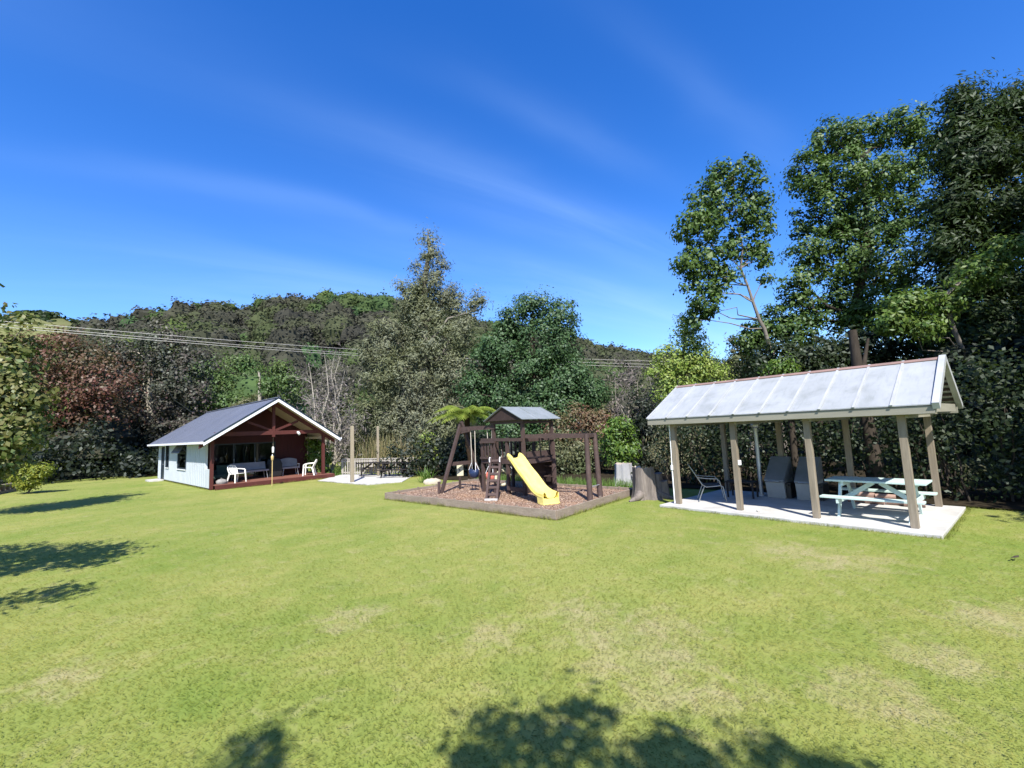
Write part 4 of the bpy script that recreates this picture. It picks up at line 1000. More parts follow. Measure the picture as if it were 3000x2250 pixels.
def furniture():
    t = thing('picnic_table', 'pale mint painted picnic table on the shelter slab, half in sun', 'picnic table', sh(4.10, 1.05, .05), YS)
    picnic(t, M['mint'], 1.72, .76, .80, 5, .25, .72, .45)
    for i, (u, lab) in enumerate(((1.62, 'grey barbecue with sloping lid next to the flue pipe'), (2.36, 'grey barbecue with sloping lid behind the third front post from the left'))):
        b = thing('barbecue', lab, 'barbecue', sh(u, 2.42, .05), YS + .02 * i, 'barbecues under the shelter')
        MB().prism([(-.235, -.16, .0), (-.235, .46, 0), (-.235, .46, .52), (-.235, -.24, .44)], (.47, 0, 0)).build('body', M['bbq_front'], b, .012)
        MB().prism([(-.25, -.26, .445), (-.25, .48, .525), (-.25, .48, 1.08), (-.25, .36, 1.10), (-.25, -.26, .50)], (.50, 0, 0)).build('lid', M['bbq_lid'], b, .015)
        MB().tube([(-.14, -.262, .47), (-.14, -.30, .47), (.14, -.30, .47), (.14, -.262, .47)], .012, 6).build('handle', M['galv'], b)
        MB().tube([(.30, -.12, .36), (.30, -.2, .36)], .03, 8).build('knob', M['black'], b); MB().bx(.236, .36, -.12, .42, .02, .42).build('side_tray', M['black'], b)
    # sling chair, faces +x locally
    t = thing('sling_chair', 'metal framed garden chair with dark sling seat, left end of the shelter', 'chair', sh(.42, .95, .05), YS + .55)
    for s in (-1, 1):
        y = s * .27
        MB().tube([(-.52, y, .98), (-.40, y, .78), (-.22, y, .47), (-.12, y, .40), (.10, y, .42), (.24, y, .44), (.30, y, .40), (.36, y, 0)], .016, 7).build('side_frame', M['steel'], t)
        MB().tube([(-.16, y, .43), (-.24, y, .25), (-.34, y, 0)], .016, 7).build('leg', M['steel'], t)
        MB().tube([(-.34, y * 1.06, .66), (-.1, y * 1.1, .63), (.16, y * 1.1, .62), (.22, y * 1.06, .56), (.25, y, .44)], .014, 6).build('armrest', M['steel'], t)
    MB().prism([(-.52, -.25, .97), (-.52, .25, .97), (-.22, .25, .47), (-.22, -.25, .47)], (.012, 0, .006)).build('back_sling', M['sling'], t)
    MB().prism([(-.20, -.25, .435), (-.20, .25, .435), (.25, .25, .44), (.25, -.25, .44)], (0, 0, .012)).build('seat_sling', M['sling'], t)
    t = thing('side_table', 'small dark side table in the shade behind the sling chair', 'table', sh(.85, 1.95, .05), YS + .1)
    MB().box((0, 0, .44), (.75, .5, .035)).build('table_top', M['dark_table'], t, .006)
    for sx in (-1, 1):
        for sy in (-1, 1): MB().box((sx * .33, sy * .2, .211), (.04, .04, .42)).build('leg', M['dark_table'], t)
    # logs behind the table
    k = 0
    for i, (u, v, z, r) in enumerate([(3.35, 2.72, 0, .075), (3.72, 2.66, 0, .085), (4.12, 2.72, 0, .07), (3.53, 2.70, .125, .07), (3.93, 2.70, .12, .065), (4.45, 2.66, 0, .08)]):
        lab = ['firewood log at the left end of the bottom row behind the mint table', 'thickest log in the bottom row of firewood behind the mint table', 'slim log in the bottom row, between two thicker logs', 'firewood log on top, the left one of two upper logs', 'thinnest log, lying on top at the right of the other', 'firewood log lying at the right end of the row'][i]
        l = thing('firewood_log', lab, 'log', sh(u, v - .12, .05 + z + r), YS + rng.uniform(-.2, .2), 'firewood behind the picnic table')
        MB().tube([(-.19, 0, 0), (0, .005, .004), (.19, 0, 0)], [r, r * 1.02, r * .96], 10).build('log', M['log'], l)
    c = thing('tumbler', 'tiny white cup lying on the slab edge between the middle posts', 'cup', sh(2.0, -.02, .05), .4)
    MB().tube([(0, 0, .028), (.07, 0, .034)], [.022, .033], 10, False).build('cup', M['white_plastic'], c)
furniture()

# ------------------------------------------------------------------ stumps, stones
def stump(name, label, px, py, d, w, h, mat, step, seed, group=None):
    b = at(px, py, d); b[2] = 0
    t = thing(name, label, 'tree stump', b, 0)
    r_ = np.random.default_rng(seed); n = 44; zs = [-.05, .06, .16, .3, .5, .75, .9, 1.]; rows = []
    a = np.linspace(0, 2 * math.pi, n, endpoint=False); ph = r_.uniform(0, 6.28, 5)
    ridge = .07 * np.sin(a * 5 + ph[0]) + .05 * np.sin(a * 9 + ph[1]) + .035 * np.sin(a * 17 + ph[2])
    for z in zs:
        fl = 1 + (.30 * math.exp(-z * 5.5) + .12 * (1 - z)) * (1 + .55 * np.sin(a * 3 + ph[3])) * .75
        rr = w * .5 * fl * (1 + ridge * (1.2 - .5 * z))
        zz = np.full(n, z * h)
        if step: low = np.clip((np.cos(a - .35) - .25) * 3.2, 0, 1); zz = zz * (1 - .5 * low) + 0
        if z == 1.: zz = zz + r_.uniform(-.03, .03, n)
        rows.append(np.stack([np.cos(a) * rr, np.sin(a) * rr, zz], 1))
    vs = np.concatenate(rows); m = MB()
    m.add(vs, [(j * n + i, j * n + (i + 1) % n, (j + 1) * n + (i + 1) % n, (j + 1) * n + i) for j in range(len(zs) - 1) for i in range(n)], True)
    m.build('trunk', mat, t)
    top = rows[-1]; m = MB(); m.add(list(top * np.array([.999, .999, 1])) + [(0, 0, float(top[:, 2].mean()))], [(i, (i + 1) % n, n) for i in range(n)]); m.build('cut_top', M['stump_top'], t)
    if step:
        q = MB()
        for (x, y, w2, h2, sd2) in ((.36, .02, .17, .72, 1.), (.50, -.06, .15, .50, 2.)):
            ring = lambda z, f: [(x + math.cos(a_) * w2 * f * (1 + .12 * math.sin(a_ * 3 + sd2)), y + math.sin(a_) * w2 * 1.1 * f * (1 + .1 * math.cos(a_ * 4 + sd2)), z + .02 * math.sin(a_ * 2 + sd2)) for a_ in np.linspace(0, 2 * math.pi, 16, endpoint=False)]
            R_ = [ring(-.05, 1.25), ring(.2, 1.1), ring(h2 * .7, 1.), ring(h2, .97)]; n_ = 16
            q.add([p for r2 in R_ for p in r2], [(j2 * n_ + i2, j2 * n_ + (i2 + 1) % n_, (j2 + 1) * n_ + (i2 + 1) % n_, (j2 + 1) * n_ + i2) for j2 in range(3) for i2 in range(n_)] + [tuple(range(3 * n_, 4 * n_))], False)
        q.build('cut_step', mat, t)
        q = MB(); q.tube([(-.22, -.22, .14), (-.42, -.42, .05), (-.66, -.55, .0)], [.16, .09, .03], 8); q.build('root', mat, t); q = MB(); q.tube([(.25, -.12, .16), (.5, -.22, .05), (.75, -.28, -.02)], [.17, .10, .04], 8); q.build('root', mat, t)
stump('tree_stump', 'big old brown tree stump with flared roots and a cut step', 1893, 1448, 14.0, .66, .93, M['stump'], True, 3)
stump('tree_stump', 'smaller grey weathered stump between the shrubs and the big brown stump', 1830, 1425, 17.2, .62, .80, M['stump_grey'], False, 8)
def stone():
    b = gr(1266, 1416); t = thing('boulder', 'pale tan boulder beside the green strap leaf plant', 'boulder', b, 0)
    n = 14; vs = []; m = MB()
    for j, (z, r) in enumerate([(-.03, .33), (.06, .36), (.15, .30), (.21, .17)]):
        vs += [(math.cos(2 * math.pi * i / n) * r * (1.1 + .14 * math.sin(i * 2.3 + j)), math.sin(2 * math.pi * i / n) * r * (.8 + .1 * math.cos(i * 1.7)), z + .02 * math.sin(i * 1.9)) for i in range(n)]
    m.add(vs, [(j * n + i, j * n + (i + 1) % n, (j + 1) * n + (i + 1) % n, (j + 1) * n + i) for j in range(3) for i in range(n)] + [tuple(range(3 * n, 4 * n))], True); m.build('stone', M['rock'], t)
stone()

# low concrete crib wall at the left edge
def crib():
    a = gr(-330, 1512); b = gr(52, 1437); d = unit(b - a); nr = np.array([-d[1], d[0], 0]); up = np.array([0, 0, 1.])
    t = thing('retaining_wall', 'low timber crib wall edging the raised bed beyond the lawn', 'retaining wall', a, 0, local=False)
    L = np.linalg.norm(b - a)
    MB().beam(a + up * .42 + nr * .1, b + up * .42 + nr * .1, .22, .09).build('coping', M['grey_post'], t); MB().beam(a + up * .06 + nr * .1, b + up * .06 + nr * .1, .2, .14).build('footing', M['sleeper'], t)
    m = MB()
    for i in range(int(L / .55)): m.box(a + d * (.25 + i * .55) + up * .25 + nr * .12, (.13, .24, .24), (d, nr, up))
    m.build('crib_ends', M['sleeper'], t); MB().beam(a + up * .25 + nr * .25, b + up * .25 + nr * .25, .03, .24).build('back_board', M['playdark'], t)
crib()

# ------------------------------------------------------------------ power lines
def lines():
    for i, (y0, y1, lab) in enumerate([(935, 1027, 'uppermost overhead power line crossing before the wooded hill'), (945, 1039, 'middle overhead power line of the three before the hill'), (952, 1045, 'lowest overhead power line of the three before the hill')]):
        a = at(-60, y0, 22); b = at(1100, y1, 46); e = at(2060, 1062 + i * 9, 60)
        t = thing('power_line', lab, 'power line', a, 0, 'power lines over the cabin', local=False)
        a2 = a + (a - b) * .7; e2 = e + (e - b) * .8          # the spans run on past the trees on both sides
        m = MB(); pts = [a2]
        for p, q in ((a, b), (b, e)):
            for k in np.linspace(0, 1, 15)[:-1]: c = p + (q - p) * k; c = c - np.array([0, 0, .10 * 4 * k * (1 - k)]); pts.append(c)
        pts += [e, e2]; m.tube(pts, .015, 6); m.build('cable', M['wire'], t)
lines()

# ------------------------------------------------------------------ trees and plants
def gxy(px, d): p = at(px, 1300, d); return (p[0], p[1])
V_ = lambda x: x * VK
# left
tree('leafy_tree', 'big leaved green tree leaning in at the left edge', 'tree', [(-12, 770, 50, 60), (28, 840, 52, 64), (-30, 800, 70, 80), (16, 930, 58, 54), (55, 890, 34, 48), (-10, 1000, 46, 30), (-70, 900, 80, 90), (-22, 660, 16, 30), (56, 700, 8, 22), (50, 745, 20, 24), (82, 850, 16, 22)], 15.5, gxy(-150, 15.5), .19, LM['left'], M['bark_grey'], .14, 230, 9500, .55, .62, .35, droop=.5)
tree('autumn_tree', 'reddish brown autumn tree behind the leafy tree at the left', 'tree', [(100, 790, 70, 55), (175, 775, 70, 60), (225, 825, 60, 65), (120, 860, 80, 60), (60, 760, 60, 50), (255, 885, 36, 40), (185, 890, 60, 45), (40, 850, 60, 70), (145, 740, 40, 30)], 35, gxy(210, 35.5), .24, LM['rust'], M['bark_dark'], .17, 330, 15000, .9, .6)
tree('plum_tree', 'tall dusky grey green and purple tree with pale trunk, left of the cabin roof', 'tree', [(335, 760, 80, 50), (395, 800, 60, 70), (285, 800, 50, 50), (335, 850, 80, 70), (400, 880, 50, 60), (300, 930, 55, 50), (365, 935, 60, 40), (350, 722, 50, 26), (255, 750, 45, 40), (235, 800, 40, 60)], 41, gxy(V_(322), 41), .27, LM['plum'], M['bark_pale'], .38, 420, 20000, 1.0, .6)
tree('undergrowth_tree', 'low dark tree in the deep shade under the autumn tree', 'tree', [(110, 950, 60, 50), (170, 960, 60, 45), (230, 965, 60, 45), (290, 975, 40, 35), (60, 980, 60, 40), (20, 960, 50, 60), (120, 900, 70, 40), (60, 920, 60, 50), (-30, 980, 60, 50), (140, 1000, 90, 30), (250, 1000, 80, 25)], 38.5, gxy(V_(180), 38.5), .26, LM['dark'], M['bark_dark'], .2, 300, 15000, .9, .6)
tree('bush', 'small light green bush in the shade left of the cabin', 'bush', [(262, 985, 22, 20), (248, 1003, 18, 14), (275, 975, 14, 14)], 37, gxy(V_(258), 37), .2, LM['scrub'], M['bark_dark'], .05, 40, 900, .4, .6)
tree('golden_bush', 'small yellow green bush alone on the lawn at the left', 'bush', [(68, 1020, 36, 18), (46, 1028, 18, 18), (90, 1014, 18, 13), (62, 1040, 26, 13), (52, 1048, 16, 8)], 24, gxy(V_(63), 24), .13, LM['golden'], M['bark_grey'], .05, 110, 4600, .3, .5)
tree('green_tree', 'rounded fresh green tree higher up behind the cabin roof', 'tree', [(492, 792, 58, 26), (530, 825, 52, 36), (480, 845, 50, 40), (560, 850, 30, 28), (450, 810, 30, 30), (530, 785, 30, 18)], 56, gxy(V_(500), 56), .33, LM['fresh'], M['bark_dark'], .3, 200, 7500, 1.0, .6)
tree('green_tree', 'low green tree just above the left slope of the cabin roof', 'tree', [(500, 872, 66, 26), (455, 885, 36, 26), (545, 880, 34, 22), (420, 905, 40, 30)], 44, gxy(V_(500), 44), .28, LM['fresh'], M['bark_dark'], .25, 120, 4200, .8, .6)
tree('cabbage_tree', 'pale yellow green spiky tree behind the cabin ridge', 'tree', [(545, 868, 26, 14), (580, 862, 24, 16), (520, 878, 20, 12)], 42, gxy(V_(548), 42), .75, LM['paleolive'], M['bark_grey'], .1, 22, 900, .45, .1, .2)
tree('young_tree', 'small deep green tree with pale branches above the cabin ridge', 'tree', [(602, 815, 42, 26), (578, 840, 22, 24), (628, 838, 26, 34), (605, 790, 22, 12)], 40, gxy(V_(606), 40), .26, LM['fresh'], M['bark_pale'], .16, 90, 2600, .6, .6, .5)
tree('dark_tree', 'dark tree filling the gap behind the right end of the cabin ridge', 'tree', [(620, 885, 40, 40), (655, 905, 36, 50), (585, 900, 30, 30)], 42, gxy(V_(630), 42), .28, LM['broad'], M['bark_dark'], .2, 90, 2800, .8, .6)
def snag():
    p = at(V_(562), V_(870), 41); z = at(V_(559), V_(805), 41)[2]; t = thing('dead_trunk', 'bare broken pale trunk standing behind the cabin ridge', 'dead trunk', (p[0], p[1], 0))
    MB().tube([(0, 0, -.1), (.05, 0, z * .4), (-.05, 0, z * .75), (-.12, 0, z)], [.2, .17, .14, .09], 9).build('trunk', M['bark_pale'], t); MB().tube([(-.1, 0, z * .9), (-.3, .1, z * 1.02)], [.06, .02], 6).build('branch', M['bark_pale'], t)
snag()
# bare multi-stemmed tree
def bare_tree(name, label, d, base, stems, nf, r0, mat, spread, cloud, leafmat_, nl, ls):
    bx, by = gxy(V_(base), d); t = thing(name, label, 'tree', (bx, by, 0), 0, local=False); m = MB(); tips = []
    for i, (x0, y0, x1, y1) in enumerate(stems):
        q = at(V_(x1), V_(y1), d + rng.uniform(-1, 1)); p = np.array([bx + (V_(x0) - V_(base)) * d / FPX, by + rng.uniform(-.3, .3), -.1]); w = wander(p, q, 7, .025); r = r0 * rng.uniform(.7, 1.1)
        m.tube(w, [r, r * .85, r * .7, r * .55, r * .42, r * .3, r * .12], 7); L = np.linalg.norm(q - p)
        for k in range(nf):
            u = rng.uniform(.35, .98); j = int(u * 6); st = w[j]; e = st + unit(rng.normal(size=3) * np.array([1, .8, .35]) + (q - p) / L * 1.1) * L * rng.uniform(.12, .30) * (1.2 - u * .5); b = wander(st, e, 4, .08); rr = r * .32 * (1.1 - u * .6)
            m.tube(b, [rr, rr * .7, rr * .45, rr * .2], 5, False); tips += b[1:]
            for _ in range(3): e2 = b[rng.integers(1, 4)] + unit(rng.normal(size=3) + np.array([0, 0, .6])) * L * rng.uniform(.05, .12); m.tube([b[2], e2], [rr * .3, rr * .12], 4, False); tips.append(e2)
    m.build('trunk', mat, t); T = np.array(tips)
    if nl:
        c = T[rng.integers(0, len(T), nl)] + rng.normal(size=(nl, 3)) * cloud; quads_obj('twigs', leaf_quads(c, unit(rng.normal(size=(nl, 3))), ls * rng.uniform(.5, 1.4, nl), .16), leafmat_, t)
bare_tree('bare_tree', 'leafless grey tree with many pale stems right of the cabin', 29, 708, [(700, 1000, 668, 790), (706, 1000, 700, 760), (712, 1000, 722, 770), (716, 1000, 745, 800), (704, 1000, 684, 840), (720, 1000, 765, 880), (724, 1000, 762, 905), (710, 1000, 735, 770)], 9, .10, M['bark_pale'], 1, .34, LM['greytwig'], 2400, .30)
bare_tree('bare_tree', 'clump of bare pinkish stems behind the red shrub', 30.5, 1335, [(1318, 1000, 1318, 815), (1328, 1000, 1330, 805), (1340, 1000, 1345, 800), (1350, 1000, 1362, 812), (1362, 1000, 1385, 800), (1375, 1000, 1402, 812), (1390, 1000, 1412, 830)], 7, .06, M['bark_pale'], 1, .3, LM['greytwig'], 1500, .34)
tree('scrub_tree', 'olive brown scrub tree behind the railing, right of the bare tree', 'tree', [(765, 890, 40, 50), (795, 930, 40, 50), (745, 950, 40, 40), (780, 980, 50, 35), (720, 985, 30, 30)], 35, gxy(V_(770), 35), .22, LM['scrub'], M['bark_dark'], .16, 170, 5500, .7, .4)
tree('sunlit_bush', 'bright yellow green bush seen through the verandah opening', 'bush', [(684, 955, 22, 20), (690, 985, 20, 22), (672, 980, 16, 25), (688, 1010, 20, 18)], 27.5, gxy(V_(686), 27.5), .18, LM['bright'], M['bark_dark'], .06, 60, 1700, .4, .55)
# tall conifer
tree('tall_conifer', 'tall brownish grey conifer with a pointed top in the centre', 'tree', [(925, 500, 7, 14), (925, 515, 10, 18), (926, 530, 14, 24), (934, 545, 16, 22), (926, 556, 24, 30), (950, 585, 22, 28), (905, 600, 26, 32), (932, 632, 50, 38), (890, 650, 30, 30), (925, 685, 62, 45), (866, 625, 16, 26), (1000, 660, 48, 28), (1035, 650, 18, 18), (975, 640, 16, 22), (850, 735, 64, 50), (905, 665, 40, 34), (945, 670, 44, 34), (950, 740, 75, 55), (1000, 720, 40, 40), (818, 810, 42, 55), (900, 820, 90, 75), (985, 820, 55, 60), (795, 760, 16, 34), (812, 900, 40, 45), (870, 915, 60, 55), (945, 915, 70, 55), (900, 970, 60, 30)], 33, gxy(V_(905), 33), .26, LM['conifer'], M['bark_grey'], .42, 800, 70000, .62, .28, .15, .9, twigs=120, droop=.4)
tree('broadleaf_tree', 'dense dark green broadleaf tree right of the tall conifer', 'tree', [(1150, 668, 42, 36), (1098, 690, 22, 26), (1205, 690, 42, 44), (1085, 745, 55, 50), (1180, 745, 68, 60), (1055, 800, 42, 55), (1150, 830, 80, 66), (1240, 815, 26, 40), (1235, 845, 52, 48), (1085, 870, 66, 50), (1195, 885, 70, 48), (1270, 850, 36, 40), (1110, 930, 60, 40), (1030, 850, 30, 50), (1190, 940, 60, 30)], 29, gxy(V_(1150), 29.5), .18, LM['broad'], M['bark_dark'], .38, 430, 64000, .72, .6, .4, .75, twigs=70)
tree('yellow_shrub', 'loose shrub with pale yellow leaves behind the swing frame', 'shrub', [(915, 965, 14, 22), (922, 945, 12, 14), (910, 990, 12, 18), (935, 985, 14, 18)], 25.5, gxy(V_(915), 25.5), .2, LM['yellowgreen'], M['bark_dark'], .05, 30, 420, .4, .35)
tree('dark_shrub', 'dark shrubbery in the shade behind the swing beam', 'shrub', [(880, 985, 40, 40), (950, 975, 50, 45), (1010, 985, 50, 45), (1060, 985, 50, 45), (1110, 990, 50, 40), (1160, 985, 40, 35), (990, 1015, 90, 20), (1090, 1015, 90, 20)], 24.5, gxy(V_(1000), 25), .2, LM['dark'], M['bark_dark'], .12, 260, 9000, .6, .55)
tree('red_shrub', 'reddish brown leaved shrub right of the play tower roof', 'shrub', [(1240, 902, 44, 28), (1285, 925, 38, 36), (1205, 925, 32, 30), (1310, 905, 18, 26), (1255, 955, 50, 24)], 23.5, gxy(V_(1255), 23.5), .15, LM['redshrub'], M['twig'], .09, 150, 4600, .42, .5)
tree('mixed_shrub', 'olive green shrub behind the monkey bars', 'shrub', [(1215, 975, 46, 40), (1262, 985, 46, 38), (1300, 985, 30, 36), (1230, 1010, 60, 22), (1180, 990, 30, 30)], 22.5, gxy(V_(1245), 22.5), .14, LM['scrub'], M['bark_dark'], .08, 190, 6500, .42, .55)
tree('bright_shrub', 'bright green shrub above the grey stump', 'shrub', [(1338, 928, 26, 26), (1350, 965, 30, 30), (1325, 975, 26, 30), (1345, 1000, 30, 16), (1320, 940, 20, 24)], 21, gxy(V_(1338), 21), .16, LM['bright'], M['bark_dark'], .07, 130, 3600, .36, .5)
tree('dark_conifer', 'dark bluish tree between the bright shrub and the shelter', 'tree', [(1385, 890, 26, 30), (1395, 935, 30, 45), (1370, 965, 24, 34), (1405, 985, 30, 34), (1390, 1010, 40, 22), (1378, 860, 14, 20)], 24, gxy(V_(1388), 24), .2, LM['dark'], M['bark_dark'], .12, 150, 5200, .5, .35)
tree('wispy_tree', 'pale olive wispy tree standing behind the first shelter post', 'tree', [(1440, 950, 24, 50), (1470, 950, 26, 50), (1430, 1000, 22, 38), (1460, 1010, 30, 32), (1500, 960, 22, 45)], 20.5, gxy(V_(1455), 20.5), .2, LM['paleolive'], M['bark_grey'], .06, 150, 4600, .42, .22, droop=1.5)
tree('yellow_green_tree', 'airy yellow green tree rising behind the left end of the shelter roof', 'tree', [(1488, 735, 26, 46), (1482, 705, 14, 30), (1500, 760, 30, 30), (1410, 800, 14, 18), (1452, 778, 34, 34), (1520, 795, 48, 38), (1488, 805, 54, 40), (1440, 830, 26, 28), (1550, 830, 24, 24), (1430, 765, 12, 24), (1482, 690, 10, 18), (1470, 850, 60, 26)], 23, gxy(V_(1500), 23), .15, LM['yellowgreen'], M['bark_grey'], .12, 300, 12000, .42, .5, .3)
tree('grey_tree', 'grey green tree right of the yellow green tree', 'tree', [(1620, 755, 34, 30), (1600, 790, 36, 34), (1650, 800, 36, 30), (1583, 745, 10, 18)], 27, gxy(V_(1620), 27), .2, LM['scrub'], M['bark_grey'], .12, 110, 3400, .5, .45)
tree('slender_tree', 'slender tree with a leaning pale forked trunk, leaves high up', 'tree', [(1585, 385, 62, 46), (1630, 420, 34, 40), (1530, 430, 46, 40), (1500, 490, 44, 44), (1570, 470, 60, 50), (1640, 485, 30, 40), (1520, 560, 54, 46), (1488, 575, 26, 36), (1525, 650, 34, 32), (1560, 600, 40, 34), (1500, 690, 18, 18), (1590, 540, 48, 36), (1645, 545, 22, 40), (1500, 625, 24, 34), (1540, 625, 34, 30), (1515, 670, 22, 24), (1652, 600, 10, 20)], 21.5, gxy(V_(1700), 21.5), .205, LM['glossy'], M['bark_grey'], .13, 520, 12500, .36, .55, .12, trunk=[np.append(gxy(V_(1700), 21.5), -.1), at(V_(1668), V_(760), 21.5), at(V_(1640), V_(690), 21.5), at(V_(1600), V_(580), 21.5), at(V_(1585), V_(420), 21.5)], twigs=90)
tree('spreading_tree', 'large tall spreading tree behind the shelter roof', 'tree', [(1790, 310, 56, 50), (1860, 296, 66, 42), (1955, 272, 46, 44), (1990, 320, 34, 50), (1752, 380, 44, 56), (1840, 385, 80, 60), (1940, 385, 60, 60), (1775, 470, 62, 60), (1870, 480, 76, 60), (1960, 470, 56, 56), (1745, 545, 40, 40), (1825, 565, 66, 60), (1915, 570, 60, 60), (1722, 620, 34, 40), (1800, 660, 74, 56), (1890, 670, 64, 56), (1955, 640, 46, 56), (1680, 690, 36, 34), (1640, 715, 34, 30), (1612, 745, 30, 24), (1705, 720, 56, 46), (1720, 660, 30, 34)], 23.5, gxy(V_(1835), 23.5), .195, LM['glossy'], M['bark_dark'], .36, 1000, 50000, .44, .55, .3, trunk=[np.append(gxy(V_(1835), 23.5), -.1), at(V_(1845), V_(760), 23.5), at(V_(1860), V_(600), 23.5), at(V_(1870), V_(440), 23.5), at(V_(1860), V_(310), 23.5)], twigs=170)
tree('understorey_tree', 'dark understorey tree just above the shelter ridge', 'tree', [(1680, 770, 56, 34), (1750, 770, 60, 40), (1820, 760, 60, 40), (1890, 745, 60, 44), (1650, 800, 40, 26), (1720, 800, 70, 30), (1960, 730, 60, 50), (1840, 800, 80, 40), (2020, 760, 50, 50)], 21, gxy(V_(1760), 21), .2, LM['hedge'], M['bark_dark'], .16, 300, 14000, .6, .55)
tree('lime_shrub', 'light green shrub tips just above the shelter ridge', 'shrub', [(1685, 790, 30, 16), (1700, 800, 24, 12), (1660, 806, 18, 12)], 18.8, gxy(V_(1690), 18.8), .15, LM['bright'], M['bark_dark'], .06, 40, 900, .35, .45)
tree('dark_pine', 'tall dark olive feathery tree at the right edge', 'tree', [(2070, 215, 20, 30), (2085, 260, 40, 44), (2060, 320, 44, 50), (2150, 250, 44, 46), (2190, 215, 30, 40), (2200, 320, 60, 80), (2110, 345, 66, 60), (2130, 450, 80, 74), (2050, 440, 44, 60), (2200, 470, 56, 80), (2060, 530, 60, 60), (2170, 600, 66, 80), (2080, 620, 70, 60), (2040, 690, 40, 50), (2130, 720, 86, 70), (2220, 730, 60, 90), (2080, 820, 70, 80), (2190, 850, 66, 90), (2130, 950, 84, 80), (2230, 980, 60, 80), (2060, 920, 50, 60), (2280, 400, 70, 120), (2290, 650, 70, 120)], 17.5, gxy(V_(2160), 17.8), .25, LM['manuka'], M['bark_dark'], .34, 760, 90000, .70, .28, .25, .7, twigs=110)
tree('leafy_sapling', 'bright green leafy branches reaching out before the dark feathery tree', 'tree', [(1955, 655, 40, 30), (2005, 640, 30, 22), (1930, 695, 34, 24), (1990, 705, 44, 26), (2050, 655, 30, 18), (2120, 590, 44, 34), (2180, 545, 36, 36), (2080, 610, 24, 16)], 14.6, gxy(V_(2200), 15.5), .17, LM['sapling'], M['bark_grey'], .10, 190, 6000, .38, .42, .2)
tree('dark_tree', 'nearly black tree added as deep shade at the right edge below the feathery tree', 'tree', [(2060, 800, 50, 60), (2130, 840, 60, 70), (2200, 800, 50, 70), (2090, 900, 60, 60), (2170, 930, 60, 60), (2230, 900, 50, 80), (2130, 1000, 70, 50), (2210, 1010, 60, 50), (2060, 980, 40, 50), (2010, 860, 30, 50)], 15.5, gxy(V_(2150), 15.7), .2, LM['dark'], M['bark_dark'], .14, 260, 15000, .6, .55)  # extra tree, the shade of this corner is put into its leaf colour
def hedge():
    t = thing('hedge', 'tall dark mixed hedge running behind the picnic shelter', 'hedge', sh(3, 5), 0, local=False)
    n = 520; u = rng.uniform(-3.2, 12.5, n); v = 4.7 + rng.normal(size=n) * .45; hz = 2.9 + .5 * np.sin(u * 1.3) + np.clip(u - 5, 0, 5) * .28; z = rng.uniform(.05, 1, n) ** .85 * hz
    C = S0 + sa * u[:, None] + sb * v[:, None]; C[:, 2] = z
    idx = np.repeat(np.arange(n), 46); g = rng.normal(size=(len(idx), 3)) * .24; P = C[idx] + g; ok = P[:, 2] > .02; P = P[ok]; g = g[ok]
    nr = unit(-sb * .5 + np.array([0, 0, .45]) + g * 1.5 + rng.normal(size=P.shape) * .6)
    quads_obj('leaves', leaf_quads(P, nr, .125 * rng.uniform(.6, 1.3, len(P)), .6), LM['hedge'], t)
    m = MB()
    for k in range(90):
        c = S0 + sa * rng.uniform(-3, 12) + sb * (4.7 + rng.normal() * .3); m.tube(wander(c, c + np.array([rng.normal() * .35, rng.normal() * .35, rng.uniform(1.5, 2.8)]), 5, .05), [.035, .028, .022, .015, .008], 5, False)
    m.build('stems', M['bark_dark'], t)
hedge()
def hedge_trunks():
    for u, v, r, h, ln, lab in ((1.55, 4.1, .10, 3.4, .05, 'thin reddish trunk before the hedge, left of the barbecues'), (3.5, 4.15, .17, 4.6, -.12, 'thick dark trunk before the hedge, behind the picnic table')):
        b = sh(u, v); t = thing('dark_tree', lab, 'tree', b); MB().tube([(0, 0, -.1), (ln * .3, 0, h * .3), (ln, .05, h * .65), (ln * 1.6, 0, h)], [r * 1.4, r, r * .85, r * .6], 10).build('trunk', M['bark_dark'], t)
        MB().tube([(ln, .05, h * .65), (ln + .5, .2, h * .95)], [r * .5, r * .2], 7).build('branch', M['bark_dark'], t)
hedge_trunks()
tree('ground_shrub', 'light green shrub low in the shade right of the shelter', 'shrub', [(2050, 1010, 26, 20), (2085, 1030, 28, 18), (2120, 1005, 24, 18)], 13.4, gxy(V_(2085), 13.4), .10, LM['scrub'], M['bark_dark'], .04, 50, 1100, .3, .55)
